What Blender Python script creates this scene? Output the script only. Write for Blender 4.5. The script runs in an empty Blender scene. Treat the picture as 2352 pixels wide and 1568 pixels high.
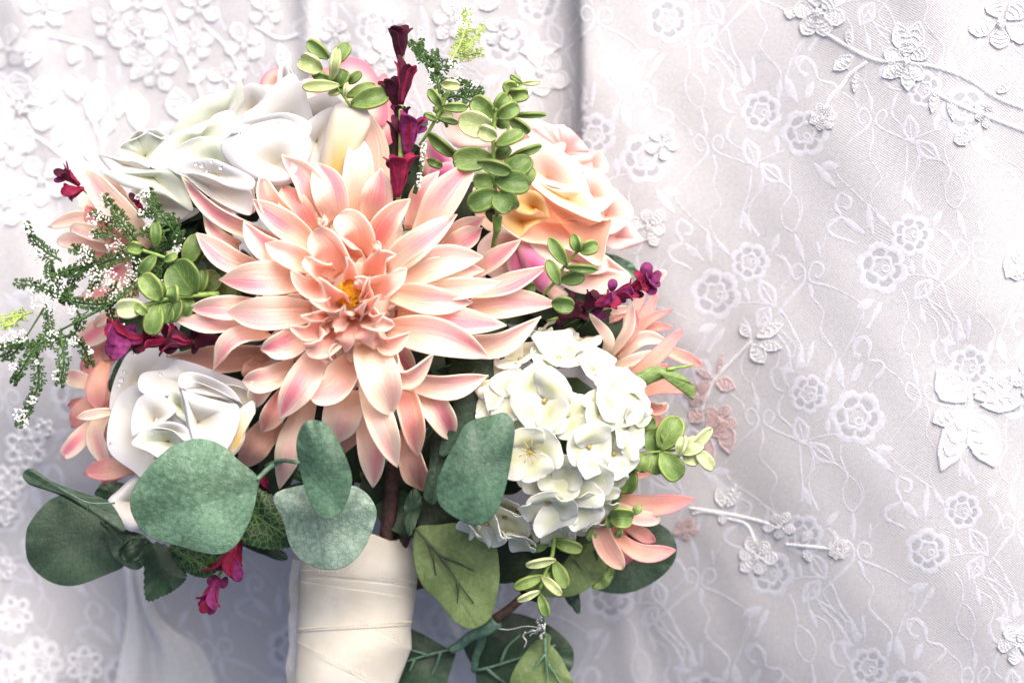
import bpy, math, random
import numpy as np

SC = bpy.context.scene
COL = SC.collection
rng = random.Random(7)

# ---------------------------------------------------------------- camera, sky, sun
CAM_H = 0.9            # metres above the cloth
VIEW_W = 0.425         # width of cloth in the picture, metres
cam_d = bpy.data.cameras.new("camera")
cam = bpy.data.objects.new("camera", cam_d)
COL.objects.link(cam)
cam.location = (0, 0, CAM_H)
cam_d.sensor_width = 36
cam_d.lens = 36 * CAM_H / VIEW_W
cam_d.clip_start = 0.02
cam_d.clip_end = 100
cam_d.dof.use_dof = True
cam_d.dof.focus_distance = CAM_H - 0.078
cam_d.dof.aperture_fstop = 5.6
SC.camera = cam

SUN_EL, SUN_AZ = 48.0, 68.0      # azimuth measured from +X towards +Y
w = bpy.data.worlds.new("World")
SC.world = w
w.use_nodes = True
nt = w.node_tree
bg = nt.nodes["Background"]
sky = nt.nodes.new("ShaderNodeTexSky")
sky.sky_type = 'NISHITA'
sky.sun_disc = False
sky.sun_elevation = math.radians(SUN_EL)
sky.sun_rotation = math.radians(90 - SUN_AZ)
sky.air_density = 0.5
sky.dust_density = 8.0
sky.ozone_density = 0.45
nt.links.new(sky.outputs[0], bg.inputs[0])
bg.inputs[1].default_value = 0.15
sun_d = bpy.data.lights.new("sun", 'SUN')
sun_d.energy = 1.5
sun_d.angle = math.radians(60)
sun_d.color = (1.0, 0.975, 0.94)
sun = bpy.data.objects.new("sun", sun_d)
COL.objects.link(sun)
sun.rotation_euler = (0, math.radians(90 - SUN_EL), math.radians(SUN_AZ))
SC.view_settings.view_transform = 'Standard'
SC.view_settings.look = 'None'
SC.view_settings.gamma = 1
SC.view_settings.use_curve_mapping = False
SC.view_settings.exposure = 1.02
SC.cycles.max_bounces = 10
SC.cycles.diffuse_bounces = 5
SC.cycles.transparent_max_bounces = 12

# ---------------------------------------------------------------- units and helpers
def S(z=0.0):
    return VIEW_W / 2352.0 * (1 - z / 1000.0 / CAM_H)

def P(x, y, z):
    """place on the cloth plan (x right, y down, in plan units) and height in mm -> metres"""
    s = S(z)
    return np.array([(x - 1176) * s, -(y - 784) * s, z / 1000.0])

def plan(x0, y0, k):
    """a sub-plan: local coordinates -> plan coordinates"""
    return lambda x, y: (x0 + x * k, y0 + y * k)

def lin(c):
    c = c.lstrip('#')
    v = [int(c[i:i + 2], 16) / 255 for i in (0, 2, 4)]
    return tuple(((a / 12.92) if a <= .04045 else ((a + .055) / 1.055) ** 2.4) for a in v) + (1,)

def thing(name, label, cat, loc=None, group=None):
    o = bpy.data.objects.new(name, None)
    o.empty_display_size = 0.01
    COL.objects.link(o)
    if loc is not None:
        o.location = P(*loc)
    o['label'] = label
    o['category'] = cat
    if group:
        o['group'] = group
    o['_o'] = [float(v) for v in o.location]
    return o

def mk(name, V, F, mat, parent=None, uv=None, smooth=True, kind=None, label=None):
    V = np.asarray(V, float)
    org = np.array(parent['_o']) if parent is not None else np.zeros(3)
    me = bpy.data.meshes.new(name)
    me.from_pydata((V - org).tolist(), [], F)
    if uv is not None:
        l = me.uv_layers.new(name="UVMap")
        idx = np.empty(len(me.loops), np.int32)
        me.loops.foreach_get("vertex_index", idx)
        l.data.foreach_set("uv", np.asarray(uv, np.float32)[idx].ravel())
    if smooth:
        me.polygons.foreach_set("use_smooth", [True] * len(me.polygons))
    me.materials.append(mat)
    o = bpy.data.objects.new(name, me)
    COL.objects.link(o)
    if parent is not None:
        o.parent = parent
        o['_o'] = [float(v) for v in org]
    if kind:
        o['kind'] = kind
    if label:
        o['label'] = label
    return o

def cr(pts, n, closed=False):
    """Catmull-Rom through pts, n samples"""
    p = np.asarray(pts, float)
    N = len(p)
    if closed:
        q = np.vstack([p[-1], p, p[0], p[1]])
        segs = N
        t = np.linspace(0, segs, n, endpoint=False)
    else:
        q = np.vstack([2 * p[0] - p[1], p, 2 * p[-1] - p[-2]])
        segs = N - 1
        t = np.linspace(0, segs, n)
    i = np.minimum(t.astype(int), segs - 1)
    f = (t - i)[:, None]
    a, b, c, d = q[i], q[i + 1], q[i + 2], q[i + 3]
    return .5 * (2 * b + (c - a) * f + (2 * a - 5 * b + 4 * c - d) * f ** 2 + (3 * b - a - 3 * c + d) * f ** 3)

def nrm(v):
    return v / np.maximum(np.linalg.norm(v, axis=-1, keepdims=True), 1e-12)

def shell(G, th, closed_u=False):
    """grid G (n,m,3) -> two-sided sheet of thickness th; returns V, F, index uv shape"""
    n, m, _ = G.shape
    gu = np.gradient(G, axis=0)
    gv = np.gradient(G, axis=1) if not closed_u else (np.roll(G, -1, 1) - np.roll(G, 1, 1))
    N = nrm(np.cross(gu, gv))
    V = np.vstack([(G + N * th / 2).reshape(-1, 3), (G - N * th / 2).reshape(-1, 3)])
    F = []
    k = n * m
    mm = m if closed_u else m - 1
    for i in range(n - 1):
        for j in range(mm):
            j2 = (j + 1) % m
            a, b, c, d = i * m + j, (i + 1) * m + j, (i + 1) * m + j2, i * m + j2
            F.append((a, b, c, d))
            F.append((d + k, c + k, b + k, a + k))
    if closed_u:
        for j in range(m):
            j2 = (j + 1) % m
            a, b = (n - 1) * m + j, (n - 1) * m + j2
            F.append((a, a + k, b + k, b))
    else:
        for i in range(n - 1):
            for j, fl in ((0, 1), (m - 1, 0)):
                a, b = i * m + j, (i + 1) * m + j
                F.append((a, a + k, b + k, b) if fl else (b, b + k, a + k, a))
        for j in range(m - 1):
            a, b = j, j + 1
            F.append((b, b + k, a + k, a))
            a, b = (n - 1) * m + j, (n - 1) * m + j + 1
            F.append((a, a + k, b + k, b))
    return V, F

def strip(name, pts, width, mat, parent, cup=.5, roll=0., n=15, m=7, tm=.55, base=.4, p=2., q=2.,
          th=.00055, up=(0, 0, 1), twist=0., ruff=0., tipcup=None, rib=0., flute=0., skew=0., **kw):
    """petal or leaf swept along pts (metres); width in metres"""
    s = np.linspace(0, 1, n)
    t = 1 - (1 - s) ** 1.35
    dense = cr(pts, 60)
    L = np.concatenate([[0], np.cumsum(np.linalg.norm(np.diff(dense, axis=0), axis=1))])
    L /= L[-1]
    C = np.stack([np.interp(t, L, dense[:, k]) for k in range(3)], 1)
    T = nrm(np.gradient(C, axis=0))
    U = np.asarray(up, float)
    N = U - (T @ U)[:, None] * T
    N = nrm(N)
    R = np.radians(roll + twist * t)[:, None]
    B = np.cross(T, N)
    N = N * np.cos(R) + B * np.sin(R)
    B = np.cross(T, N)
    f = np.where(t < tm, base + (1 - base) * np.sin(np.pi / 2 * np.clip(t / tm, 0, 1)),
                 np.maximum(1 - np.clip((t - tm) / (1 - tm), 0, 1) ** p, 0) ** (1 / q))
    f = np.maximum(f, .03)
    u = np.concatenate([[-1, -.965], np.linspace(-.88, .88, m - 4 if m > 6 else 3), [.965, 1]])
    m = len(u)
    tc = cup if tipcup is None else tipcup
    ca = (cup + (tc - cup) * t)[:, None]
    ca = np.where(np.abs(ca) < .02, .02, ca)
    ph = ca * u[None, :]
    x = np.sin(ph) / ca
    h = (1 - np.cos(ph)) / ca
    if rib:
        h = h + rib * (np.abs(u) - .5)[None, :]
    if flute:
        h = h + flute * np.cos(u * 3 * np.pi + .6 * skew)[None, :] * (1 - t[:, None] ** 3) * np.minimum(1, t[:, None] * 4)
    if ruff:
        a0 = rng.uniform(0, 6)
        h = h + ruff * (u ** 2)[None, :] * np.sin(a0 + t[:, None] * 11 + u[None, :] * 1.7)
    hw = (width / 2 * f)[:, None]
    x = x + skew * .25 * np.sin(np.pi * t * 1.6)[:, None] * (1 - u ** 2)[None, :] + skew * .35 * (t ** 3)[:, None]
    G = C[:, None, :] + B[:, None, :] * (x * hw)[..., None] + N[:, None, :] * (h * hw)[..., None]
    V, F = shell(G, th)
    uv = np.stack(np.broadcast_arrays((u[None, :] + 1) / 2, t[:, None]), -1).reshape(-1, 2)
    return mk(name, V, F, mat, parent, np.vstack([uv, uv]), **kw)

def tri(a, b, c):
    return np.array([a, b, c])

def pet(parent, A, pts, wd, z, mat, name='petal', **kw):
    """petal from plan points through mapping A; wd in local units, z = heights mm"""
    k = abs(A(1, 0)[0] - A(0, 0)[0])
    W = [P(*A(x, y), zz) for (x, y), zz in zip(pts, z)]
    return strip(name, W, wd * k * S(z[1]), mat, parent, **kw)

def sheet(name, outl, mat, parent, A=lambda x, y: (x, y), z=50., bulge=4., e=2., rings=7, M=44, th=.0005,
          ruff=.0, rk=7, tilt=(0, 0), cen=None, ribline=None, fold=0., smooth_in=1., lip=0., wave=0., serr=0, crease=0., heart=None, dip=5., **kw):
    """free petal or leaf: closed outline in plan units (optional 3rd value = mm added to height), domed by bulge mm"""
    k = abs(A(1, 0)[0] - A(0, 0)[0])
    o = np.array([(*A(p[0], p[1]), p[2] if len(p) > 2 else 0.) for p in outl])
    o = cr(o, M, True)
    if heart is not None:
        g = o[:, :2].mean(0)
        hv = np.array(A(*heart)) - g
        dn = np.linalg.norm(hv)
        hv = hv / max(dn, 1e-6)
        pr = (o[:, :2] - g)
        al_ = pr @ hv
        ac_ = np.abs(pr @ np.array([-hv[1], hv[0]]))
        reach = np.where((al_ > 0) & (ac_ < .25 * np.ptp(pr, axis=0).max()), al_, 1e9).min()
        reach = reach if reach < 1e8 else 0
        c = g + hv * min(dn, reach * .72)
    elif cen is None:
        c = o[:, :2].mean(0)
    else:
        c = np.array(A(*cen))
    ext = np.ptp(o[:, :2], axis=0).max()
    th0 = np.arange(M) / M * 2 * np.pi
    sd = rng.uniform(0, 6)
    if serr:
        rr = 1 + .035 * np.where(np.arange(M) % 2, 1, -1)
        o[:, :2] = c + (o[:, :2] - c) * rr[:, None]
    r = np.concatenate([np.linspace(0.02, .955, rings - 2), [.985, 1.]])
    G = np.zeros((rings, M, 3))
    uv = np.zeros((rings, M, 2))
    for i, q in enumerate(r):
        xy = c + (o[:, :2] - c) * q
        d = (xy - c) / ext
        if heart is not None:
            zz = z + bulge * math.sin(math.pi * min(1, q * .92)) - dip * (1 - q) ** 1.2 + o[:, 2] * q ** 1.5
        else:
            zz = z + bulge * (1 - q ** e) + o[:, 2] * q ** 1.5
        zz = zz + (d[:, 0] * tilt[0] + d[:, 1] * tilt[1]) * 1.0
        zz = zz + ruff * q ** 3 * np.sin(th0 * rk + sd) + ruff * .6 * q ** 3 * np.sin(th0 * (rk * 2 - 3) + sd * 2)
        zz = zz + crease * q ** 2 * (np.sin(th0 * 2 + sd * 3) * .7 + np.sin(th0 * 4 + sd * 1.3) * .4)
        zz = zz + lip * (max(0, q - .72) / .28) ** 2 * (1 + .7 * np.sin(th0 * 2 + sd * 5))
        if wave:
            zz = zz + wave * np.sin(d[:, 0] * 9 + sd) * np.cos(d[:, 1] * 7 + 2 * sd)
        if ribline:
            a, b = np.array(A(*ribline[0])), np.array(A(*ribline[1]))
            t = nrm(b - a)
            dd = (xy - a) @ np.array([-t[1], t[0]])
            al = (xy - a) @ t / np.linalg.norm(b - a)
            zz = zz + fold * np.abs(dd) / ext * 2
            uv[i] = np.stack([.5 + dd / ext, al], 1)
        else:
            uv[i] = np.stack([.5 + .5 * q * np.cos(th0), .5 + .5 * q * np.sin(th0)], 1)
        for j in range(M):
            G[i, j] = P(xy[j, 0], xy[j, 1], zz[j])
    V, F = shell(G, th, closed_u=True)
    # close the pin-hole at the centre
    kk = rings * M
    F.append(tuple(range(M)))
    F.append(tuple(kk + j for j in reversed(range(M))))
    UV = uv.reshape(-1, 2)
    return mk(name, V, F, mat, parent, np.vstack([UV, UV]), **kw)

def tube_geo(pts, rad, n=12, sides=8):
    C = cr(pts, n)
    r = np.interp(np.linspace(0, 1, n), np.linspace(0, 1, len(rad)), rad)
    T = nrm(np.gradient(C, axis=0))
    ref = np.array([0.3, 0.2, 1.0]) if abs(T[:, 2]).mean() < .9 else np.array([1.0, 0.1, 0])
    N = nrm(ref - (T @ ref)[:, None] * T)
    B = np.cross(T, N)
    a = np.arange(sides) / sides * 2 * np.pi
    G = C[:, None] + r[:, None, None] * (np.cos(a)[None, :, None] * N[:, None] + np.sin(a)[None, :, None] * B[:, None])
    V = G.reshape(-1, 3)
    F = []
    for i in range(n - 1):
        for j in range(sides):
            j2 = (j + 1) % sides
            F.append((i * sides + j, i * sides + j2, (i + 1) * sides + j2, (i + 1) * sides + j))
    F.append(tuple(reversed(range(sides))))
    F.append(tuple((n - 1) * sides + j for j in range(sides)))
    t = np.repeat(np.linspace(0, 1, n), sides)
    uv = np.stack([np.tile(a / 6.2832, n), t], 1)
    return V, F, uv

def tube(name, pts, rad, mat, parent, n=12, sides=8, **kw):
    V, F, uv = tube_geo(pts, rad, n, sides)
    return mk(name, V, F, mat, parent, uv, **kw)

class Acc:
    """collects pieces of one joined part"""
    def __init__(self):
        self.V, self.F, self.U, self.k = [], [], [], 0
    def add(self, V, F, uv=None):
        V = np.asarray(V, float)
        self.V.append(V)
        self.F += [tuple(i + self.k for i in f) for f in F]
        self.U.append(np.zeros((len(V), 2)) if uv is None else np.asarray(uv))
        self.k += len(V)
    def build(self, name, mat, parent, **kw):
        return mk(name, np.vstack(self.V), self.F, mat, parent, np.vstack(self.U), **kw)

ICO = None
def ball(c, r, sq=(1, 1, 1)):
    global ICO
    if ICO is None:
        import bmesh
        bm = bmesh.new()
        bmesh.ops.create_icosphere(bm, subdivisions=1, radius=1)
        bm.verts.index_update()
        ICO = (np.array([v.co[:] for v in bm.verts]), [tuple(v.index for v in f.verts) for f in bm.faces])
        bm.free()
    return np.asarray(c) + ICO[0] * r * np.asarray(sq), ICO[1]
# ---------------------------------------------------------------- materials
class NT:
    def __init__(self, name):
        self.m = bpy.data.materials.new(name)
        self.m.use_nodes = True
        self.t = self.m.node_tree
        self.b = self.t.nodes["Principled BSDF"]
        self.out = self.t.nodes["Material Output"]
    def n(self, typ, **kw):
        nd = self.t.nodes.new("ShaderNode" + typ)
        for k, v in kw.items():
            setattr(nd, k, v)
        return nd
    def L(self, a, b):
        self.t.links.new(a, b)
    def val(self, s, inp):
        if hasattr(s, 'is_linked'):
            self.L(s, inp)
        else:
            inp.default_value = s
    def math(self, op, a, b=None, clamp=False):
        nd = self.n("Math", operation=op, use_clamp=clamp)
        self.val(a, nd.inputs[0])
        if b is not None:
            self.val(b, nd.inputs[1])
        return nd.outputs[0]
    def ss(self, x, a, b, lo=0., hi=1.):
        nd = self.n("MapRange", interpolation_type='SMOOTHSTEP')
        self.val(x, nd.inputs[0])
        for i, v in zip((1, 2, 3, 4), (a, b, lo, hi)):
            self.val(v, nd.inputs[i])
        return nd.outputs[0]
    def mix(self, f, a, b, blend='MIX'):
        nd = self.n("Mix", data_type='RGBA', blend_type=blend)
        self.val(f, nd.inputs[0])
        self.val(a, nd.inputs[6])
        self.val(b, nd.inputs[7])
        return nd.outputs[2]
    def ramp(self, f, stops):
        nd = self.n("ValToRGB")
        nd.color_ramp.interpolation = 'EASE'
        el = nd.color_ramp.elements
        while len(el) < len(stops):
            el.new(.5)
        for e_, (p_, c_) in zip(el, stops):
            e_.position = p_
            e_.color = c_
        self.L(f, nd.inputs[0])
        return nd.outputs[0]
    def noise(self, vec, scale, detail=3., rough=.55, dist=0.):
        nd = self.n("TexNoise")
        if vec is not None:
            self.L(vec, nd.inputs['Vector'])
        nd.inputs['Scale'].default_value = scale
        nd.inputs['Detail'].default_value = detail
        nd.inputs['Roughness'].default_value = rough
        nd.inputs['Distortion'].default_value = dist
        return nd.outputs['Fac']
    def comb(self, x, y, z):
        nd = self.n("CombineXYZ")
        for i, v in enumerate((x, y, z)):
            self.val(v, nd.inputs[i])
        return nd.outputs[0]
    def uv(self):
        c = self.n("TexCoord")
        s = self.n("SeparateXYZ")
        self.L(c.outputs['UV'], s.inputs[0])
        return s.outputs[0], s.outputs[1], c
    def bump(self, h, strength, dist=.0006):
        nd = self.n("Bump")
        nd.inputs['Strength'].default_value = strength
        nd.inputs['Distance'].default_value = dist
        self.L(h, nd.inputs['Height'])
        self.L(nd.outputs[0], self.b.inputs['Normal'])
        return nd.outputs[0]
    def fin(self, col, rough=.6, spec=.3, transl=0., tcol=None, nor=None):
        self.val(col, self.b.inputs['Base Color'])
        self.val(rough, self.b.inputs['Roughness'])
        self.b.inputs['Specular IOR Level'].default_value = spec
        if transl:
            tr = self.n("BsdfTranslucent")
            self.val(tcol if tcol is not None else col, tr.inputs[0])
            mx = self.n("MixShader")
            mx.inputs[0].default_value = transl
            self.L(self.b.outputs[0], mx.inputs[1])
            self.L(tr.outputs[0], mx.inputs[2])
            self.L(mx.outputs[0], self.out.inputs[0])
        return self.m

def petal_mat(name, root, mid, tip, stripe, edge, amt=.7, rough=.62, transl=.5, vary=.35, v0=.2, v1=.6):
    t = NT(name)
    u, v, tc = t.uv()
    oi = t.n("ObjectInfo")
    rnd = oi.outputs['Random']
    ed = t.math('MULTIPLY', t.math('ABSOLUTE', t.math('SUBTRACT', u, .5)), 2.)
    rn2 = t.math('FRACT', t.math('MULTIPLY', rnd, 7.31))
    eds = t.math('MULTIPLY', t.math('ABSOLUTE', t.math('SUBTRACT', u, t.math('ADD', .25, t.math('MULTIPLY', rn2, .5)))), 2.)
    st = t.noise(t.comb(t.math('MULTIPLY', u, 15.), t.math('MULTIPLY', v, 1.3), t.math('MULTIPLY', rnd, 60.)), 1., 4., .65)
    soft = t.noise(t.comb(t.math('MULTIPLY', u, 2.), t.math('MULTIPLY', v, 2.), t.math('MULTIPLY', rnd, 90.)), 1., 1., .5)
    base = t.ramp(t.math('ADD', v, t.math('MULTIPLY', t.math('SUBTRACT', soft, .5), .5)),
                  [(.0, lin(root)), (.45, lin(mid)), (.95, lin(tip))])
    mask = t.math('SUBTRACT', 1., t.ss(t.math('ADD', eds, t.math('MULTIPLY', t.math('SUBTRACT', st, .5), 1.7)), .05, .85))
    mask = t.math('MULTIPLY', mask, t.ss(v, v0, v1))
    mask = t.math('MULTIPLY', mask, t.ss(v, .86, 1.0, 1., .25))
    amtn = t.math('MULTIPLY', amt, t.math('ADD', 1. - vary, t.math('MULTIPLY', rnd, vary * 2)))
    col = t.mix(t.math('MULTIPLY', mask, amtn, True), base, lin(stripe))
    col = t.mix(t.ss(ed, .7, 1., 0., .75), col, lin(edge))
    wv = t.n("TexCoord")
    fab = t.noise(wv.outputs['Object'], 900., 2., .6)
    col = t.mix(.05, col, t.ramp(fab, [(.3, (0, 0, 0, 1)), (.7, (1, 1, 1, 1))]), 'OVERLAY')
    h = t.math('ADD', t.math('MULTIPLY', st, 1.), t.math('MULTIPLY', fab, .12))
    t.bump(h, .75, .0009)
    return t.fin(col, rough, .25, transl)

def cloth_petal_mat(name, centre, mid, edge, rough=.65, transl=.45, tint=None):
    """silk rose petal: UV polar sheet or strip, colour from centre to rim"""
    t = NT(name)
    u, v, tc = t.uv()
    oi = t.n("ObjectInfo")
    rnd = oi.outputs['Random']
    du, dv = t.math('SUBTRACT', u, .5), t.math('SUBTRACT', v, .5)
    d = t.math('MULTIPLY', t.math('SQRT', t.math('ADD', t.math('MULTIPLY', du, du), t.math('MULTIPLY', dv, dv))), 2.)
    nz = t.noise(tc.outputs['Object'], 45., 2., .5)
    d2 = t.math('ADD', d, t.math('MULTIPLY', t.math('SUBTRACT', nz, .5), .7))
    col = t.ramp(d2, [(.0, lin(centre)), (.55, lin(mid)), (1., lin(edge))])
    if tint:
        col = t.mix(t.math('MULTIPLY', t.ss(nz, .45, .75), t.math('MULTIPLY', rnd, .7)), col, lin(tint))
    fab = t.noise(tc.outputs['Object'], 1300., 2., .6)
    wr = t.noise(tc.outputs['Object'], 160., 3., .6)
    t.bump(t.math('ADD', t.math('MULTIPLY', fab, .12), t.math('MULTIPLY', wr, .8)), .35, .0012)
    return t.fin(col, rough, .2, transl)

def leaf_mat(name, dark, light, vein, rough=.5, veinamt=.5, k=9., mottle=160., edge=None, transl=.12, spec=.35, net=0.):
    t = NT(name)
    u, v, tc = t.uv()
    oi = t.n("ObjectInfo")
    du = t.math('SUBTRACT', u, .5)
    ad = t.math('ABSOLUTE', du)
    big = t.noise(tc.outputs['Object'], 38., 2., .5)
    mot = t.noise(tc.outputs['Object'], mottle * 3, 4., .65)
    f = t.math('ADD', t.math('MULTIPLY', big, .8), t.math('MULTIPLY', t.math('SUBTRACT', mot, .5), .7))
    col = t.ramp(f, [(.2, lin(dark)), (.62, lin(light))])
    mid = t.ss(ad, .004, .02, 1., 0.)
    wv = t.math('ADD', t.math('MULTIPLY', t.math('SUBTRACT', v, t.math('MULTIPLY', ad, 1.3)), k),
                t.math('MULTIPLY', big, .9))
    fr = t.math('ABSOLUTE', t.math('SUBTRACT', t.math('FRACT', wv), .5))
    side = t.ss(fr, .02, .07, .75, 0.)
    vm = t.math('MAXIMUM', mid, side)
    if net:
        vo = t.n("TexVoronoi", feature='DISTANCE_TO_EDGE')
        vo.inputs['Scale'].default_value = net
        t.L(tc.outputs['Object'], vo.inputs['Vector'])
        vm = t.math('MAXIMUM', vm, t.ss(vo.outputs[0], .03, .1, .9, 0.))
    col = t.mix(t.math('MULTIPLY', vm, veinamt), col, lin(vein))
    if edge:
        col = t.mix(t.ss(ad, .36, .5, 0., .8), col, lin(edge))
    t.bump(t.math('SUBTRACT', t.math('MULTIPLY', mot, .6), t.math('MULTIPLY', vm, .22)), .45, .0008)
    return t.fin(col, rough, spec, transl)

def plain_mat(name, c1, c2, scale=200., rough=.6, transl=0., spec=.3, bumpd=.0005, bs=.4, sheen=0.):
    t = NT(name)
    tc = t.n("TexCoord")
    nz = t.noise(tc.outputs['Object'], scale, 4., .6)
    col = t.ramp(nz, [(.3, lin(c1)), (.7, lin(c2))])
    t.bump(nz, bs, bumpd)
    if sheen:
        t.b.inputs['Sheen Weight'].default_value = sheen
        t.b.inputs['Sheen Tint'].default_value = lin(c2)
    return t.fin(col, rough, spec, transl)

M = {}
M['dahlia'] = petal_mat("peach dahlia petal", "#fcd9c4", "#fce7d9", "#fcefe3", "#f6a8b6", "#fdf4e6", .85)
M['dahlia_cream'] = petal_mat("cream dahlia petal", "#fbe3cc", "#fcedda", "#fcf2e4", "#f6bcc2", "#fdf6ea", .6)
M['dahlia_coral'] = petal_mat("coral dahlia petal", "#f9c2a8", "#fbccb8", "#fce6d6", "#f7a8a4", "#fceedf", .85, v0=.0, v1=.35)
M['dahlia_inner'] = petal_mat("inner dahlia petal", "#fbcdb4", "#fcdac8", "#fce7d9", "#f8b9b0", "#fdf0e4", .5, v0=.0, v1=.4)
M['dahlia_side'] = petal_mat("pink edged dahlia petal", "#f2bfa2", "#f8d5c2", "#f4b0b6", "#f3b3a4", "#f4b4b8", .55)
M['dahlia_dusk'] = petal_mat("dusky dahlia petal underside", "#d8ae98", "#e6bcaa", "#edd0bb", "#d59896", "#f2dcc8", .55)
M['rose_white'] = cloth_petal_mat("white silk rose petal", "#ddd8ca", "#dcdbd8", "#dddde1")
M['rose_green'] = cloth_petal_mat("greenish white silk petal", "#d8dbc6", "#dadfd3", "#dde1dd")
M['rose_yellow'] = cloth_petal_mat("white petal with yellow base", "#d0b36c", "#ddd5bf", "#dddcda")
M['rose_under_shade'] = cloth_petal_mat("shade tinted petal underside", "#dcd8c8", "#dcd9d2", "#e0dedb")  # faint yellowish tint stands in for shade under and inside the petals
M['rose_blush'] = cloth_petal_mat("blush silk petal", "#f1cdba", "#f0dad0", "#ece0db", tint="#f8c9cf")
M['rose_peach'] = cloth_petal_mat("peach silk petal", "#f4b998", "#f6cdb5", "#f8e0d1")
M['rose_amber'] = cloth_petal_mat("amber silk petal", "#e2b566", "#eecb86", "#f3d9a8")
M['rose_lip'] = cloth_petal_mat("cream lip petal", "#f6dcae", "#f4eacd", "#f8f2e2")
M['rose_pink'] = cloth_petal_mat("pink rimmed petal", "#f3dccb", "#f3d6cc", "#e58ba0")
M['rose_mauve'] = cloth_petal_mat("mauve bud petal", "#c25f8f", "#d98bb0", "#efd2d6", tint="#a8346c")
M['hydra'] = cloth_petal_mat("hydrangea petal", "#d6d8b2", "#e2e4d2", "#e7e8e1", transl=.42)
M['hydra_core'] = plain_mat("hydrangea floret eye", "#8a7a3c", "#b5a86a", 900)
M['euc'] = leaf_mat("silver green eucalyptus leaf", "#3d5843", "#6a8b73", "#3a5240", .5, .22, 3.3, net=430.)
M['euc_pale'] = leaf_mat("pale grey green leaf", "#50665a", "#869c8d", "#46594c", .5, .35, 3.3, net=430.)
M['euc_mid'] = leaf_mat("darker silver green leaf", "#30493a", "#507059", "#2c4034", .5, .25, 3.3, net=430.)
M['euc_dark'] = leaf_mat("dark green fabric leaf", "#26382a", "#3b513e", "#223024", .55, .3, 3.3, net=430.)
M['euc_olive'] = leaf_mat("olive fabric leaf", "#4a5c33", "#66784a", "#42502e", .6, .25, 7.)
M['euc_deep'] = leaf_mat("deep green leaf", "#1a2c1d", "#2e4630", "#1c2c1e", .5, .35, 7.)
M['serr'] = leaf_mat("serrated leaf with pale net veins", "#132814", "#233f25", "#587a3a", .5, .6, 6., net=380.)
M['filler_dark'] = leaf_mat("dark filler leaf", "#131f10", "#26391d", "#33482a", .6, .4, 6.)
M['box'] = leaf_mat("green plastic boxwood leaf", "#5d7a3c", "#83995a", "#b3c184", .45, .4, 5., edge="#93a55c", transl=.2, spec=.35)
M['box_dark'] = leaf_mat("darker boxwood leaf", "#48622f", "#657f44", "#93a866", .45, .35, 5., edge="#748a48", transl=.16, spec=.35)
M['box_pale'] = leaf_mat("pale boxwood leaf", "#a3b274", "#c9d2a6", "#dde3bf", .4, .4, 5., edge="#e3e8b6", transl=.32, spec=.4)
M['stem_green'] = plain_mat("green plastic stem", "#5d7f38", "#85a04e", 300, .4)
M['stem_dark'] = plain_mat("dark green stem", "#2f4d2c", "#4a6a45", 300, .45)
M['stem_teal'] = plain_mat("teal green stem", "#3f5c4b", "#5c7a66", 300, .45)
M['stem_brown'] = plain_mat("brown wrapped stem", "#2a1d1a", "#4a3530", 400, .7)
M['vein_dark'] = plain_mat("dark leaf rib", "#2a3024", "#3c4432", 400, .5)
M['fern'] = plain_mat("feathery green plastic", "#27441c", "#456530", 500, .45, transl=.1)
M['fern_light'] = plain_mat("yellow green plastic", "#86a34a", "#b3c46e", 500, .45, transl=.15)
M['bud'] = plain_mat("white bud grains", "#eceee6", "#fbfbf8", 900, .7, transl=.2)
M['burg'] = plain_mat("burgundy velvet", "#5a0a28", "#820f38", 500, .8, sheen=.5, bs=.3)
M['burg_dark'] = plain_mat("dark burgundy velvet", "#2c0618", "#480b27", 500, .8, sheen=.4, bs=.3)
M['burg_purple'] = plain_mat("purple velvet", "#4a1038", "#782660", 500, .8, sheen=.5, bs=.3)
M['pollen'] = plain_mat("yellow stamens", "#c98a10", "#eeb832", 900, .7)
M['thread'] = plain_mat("grey thread", "#a8a8a4", "#d0d0cc", 900, .8)

def satin():
    t = NT("ivory satin ribbon")
    u, v, tc = t.uv()
    wv = t.n("TexWave", wave_type='BANDS', bands_direction='DIAGONAL')
    wv.inputs['Scale'].default_value = 900
    t.L(tc.outputs['Object'], wv.inputs['Vector'])
    nz = t.noise(tc.outputs['Object'], 60., 3., .5)
    col = t.ramp(nz, [(.3, lin("#b3afa3")), (.7, lin("#c1beb5"))])
    col = t.mix(t.math('MULTIPLY', wv.outputs['Fac'], .2), col, lin("#9a9583"))
    t.bump(t.math('ADD', t.math('MULTIPLY', wv.outputs['Fac'], .35), nz), .6, .0009)
    t.b.inputs['Sheen Weight'].default_value = .3
    return t.fin(col, .45, .35)
M['satin'] = satin()
M['stitch'] = plain_mat("ribbon stitching", "#b9b197", "#cfc8b0", 900, .7)

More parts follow.
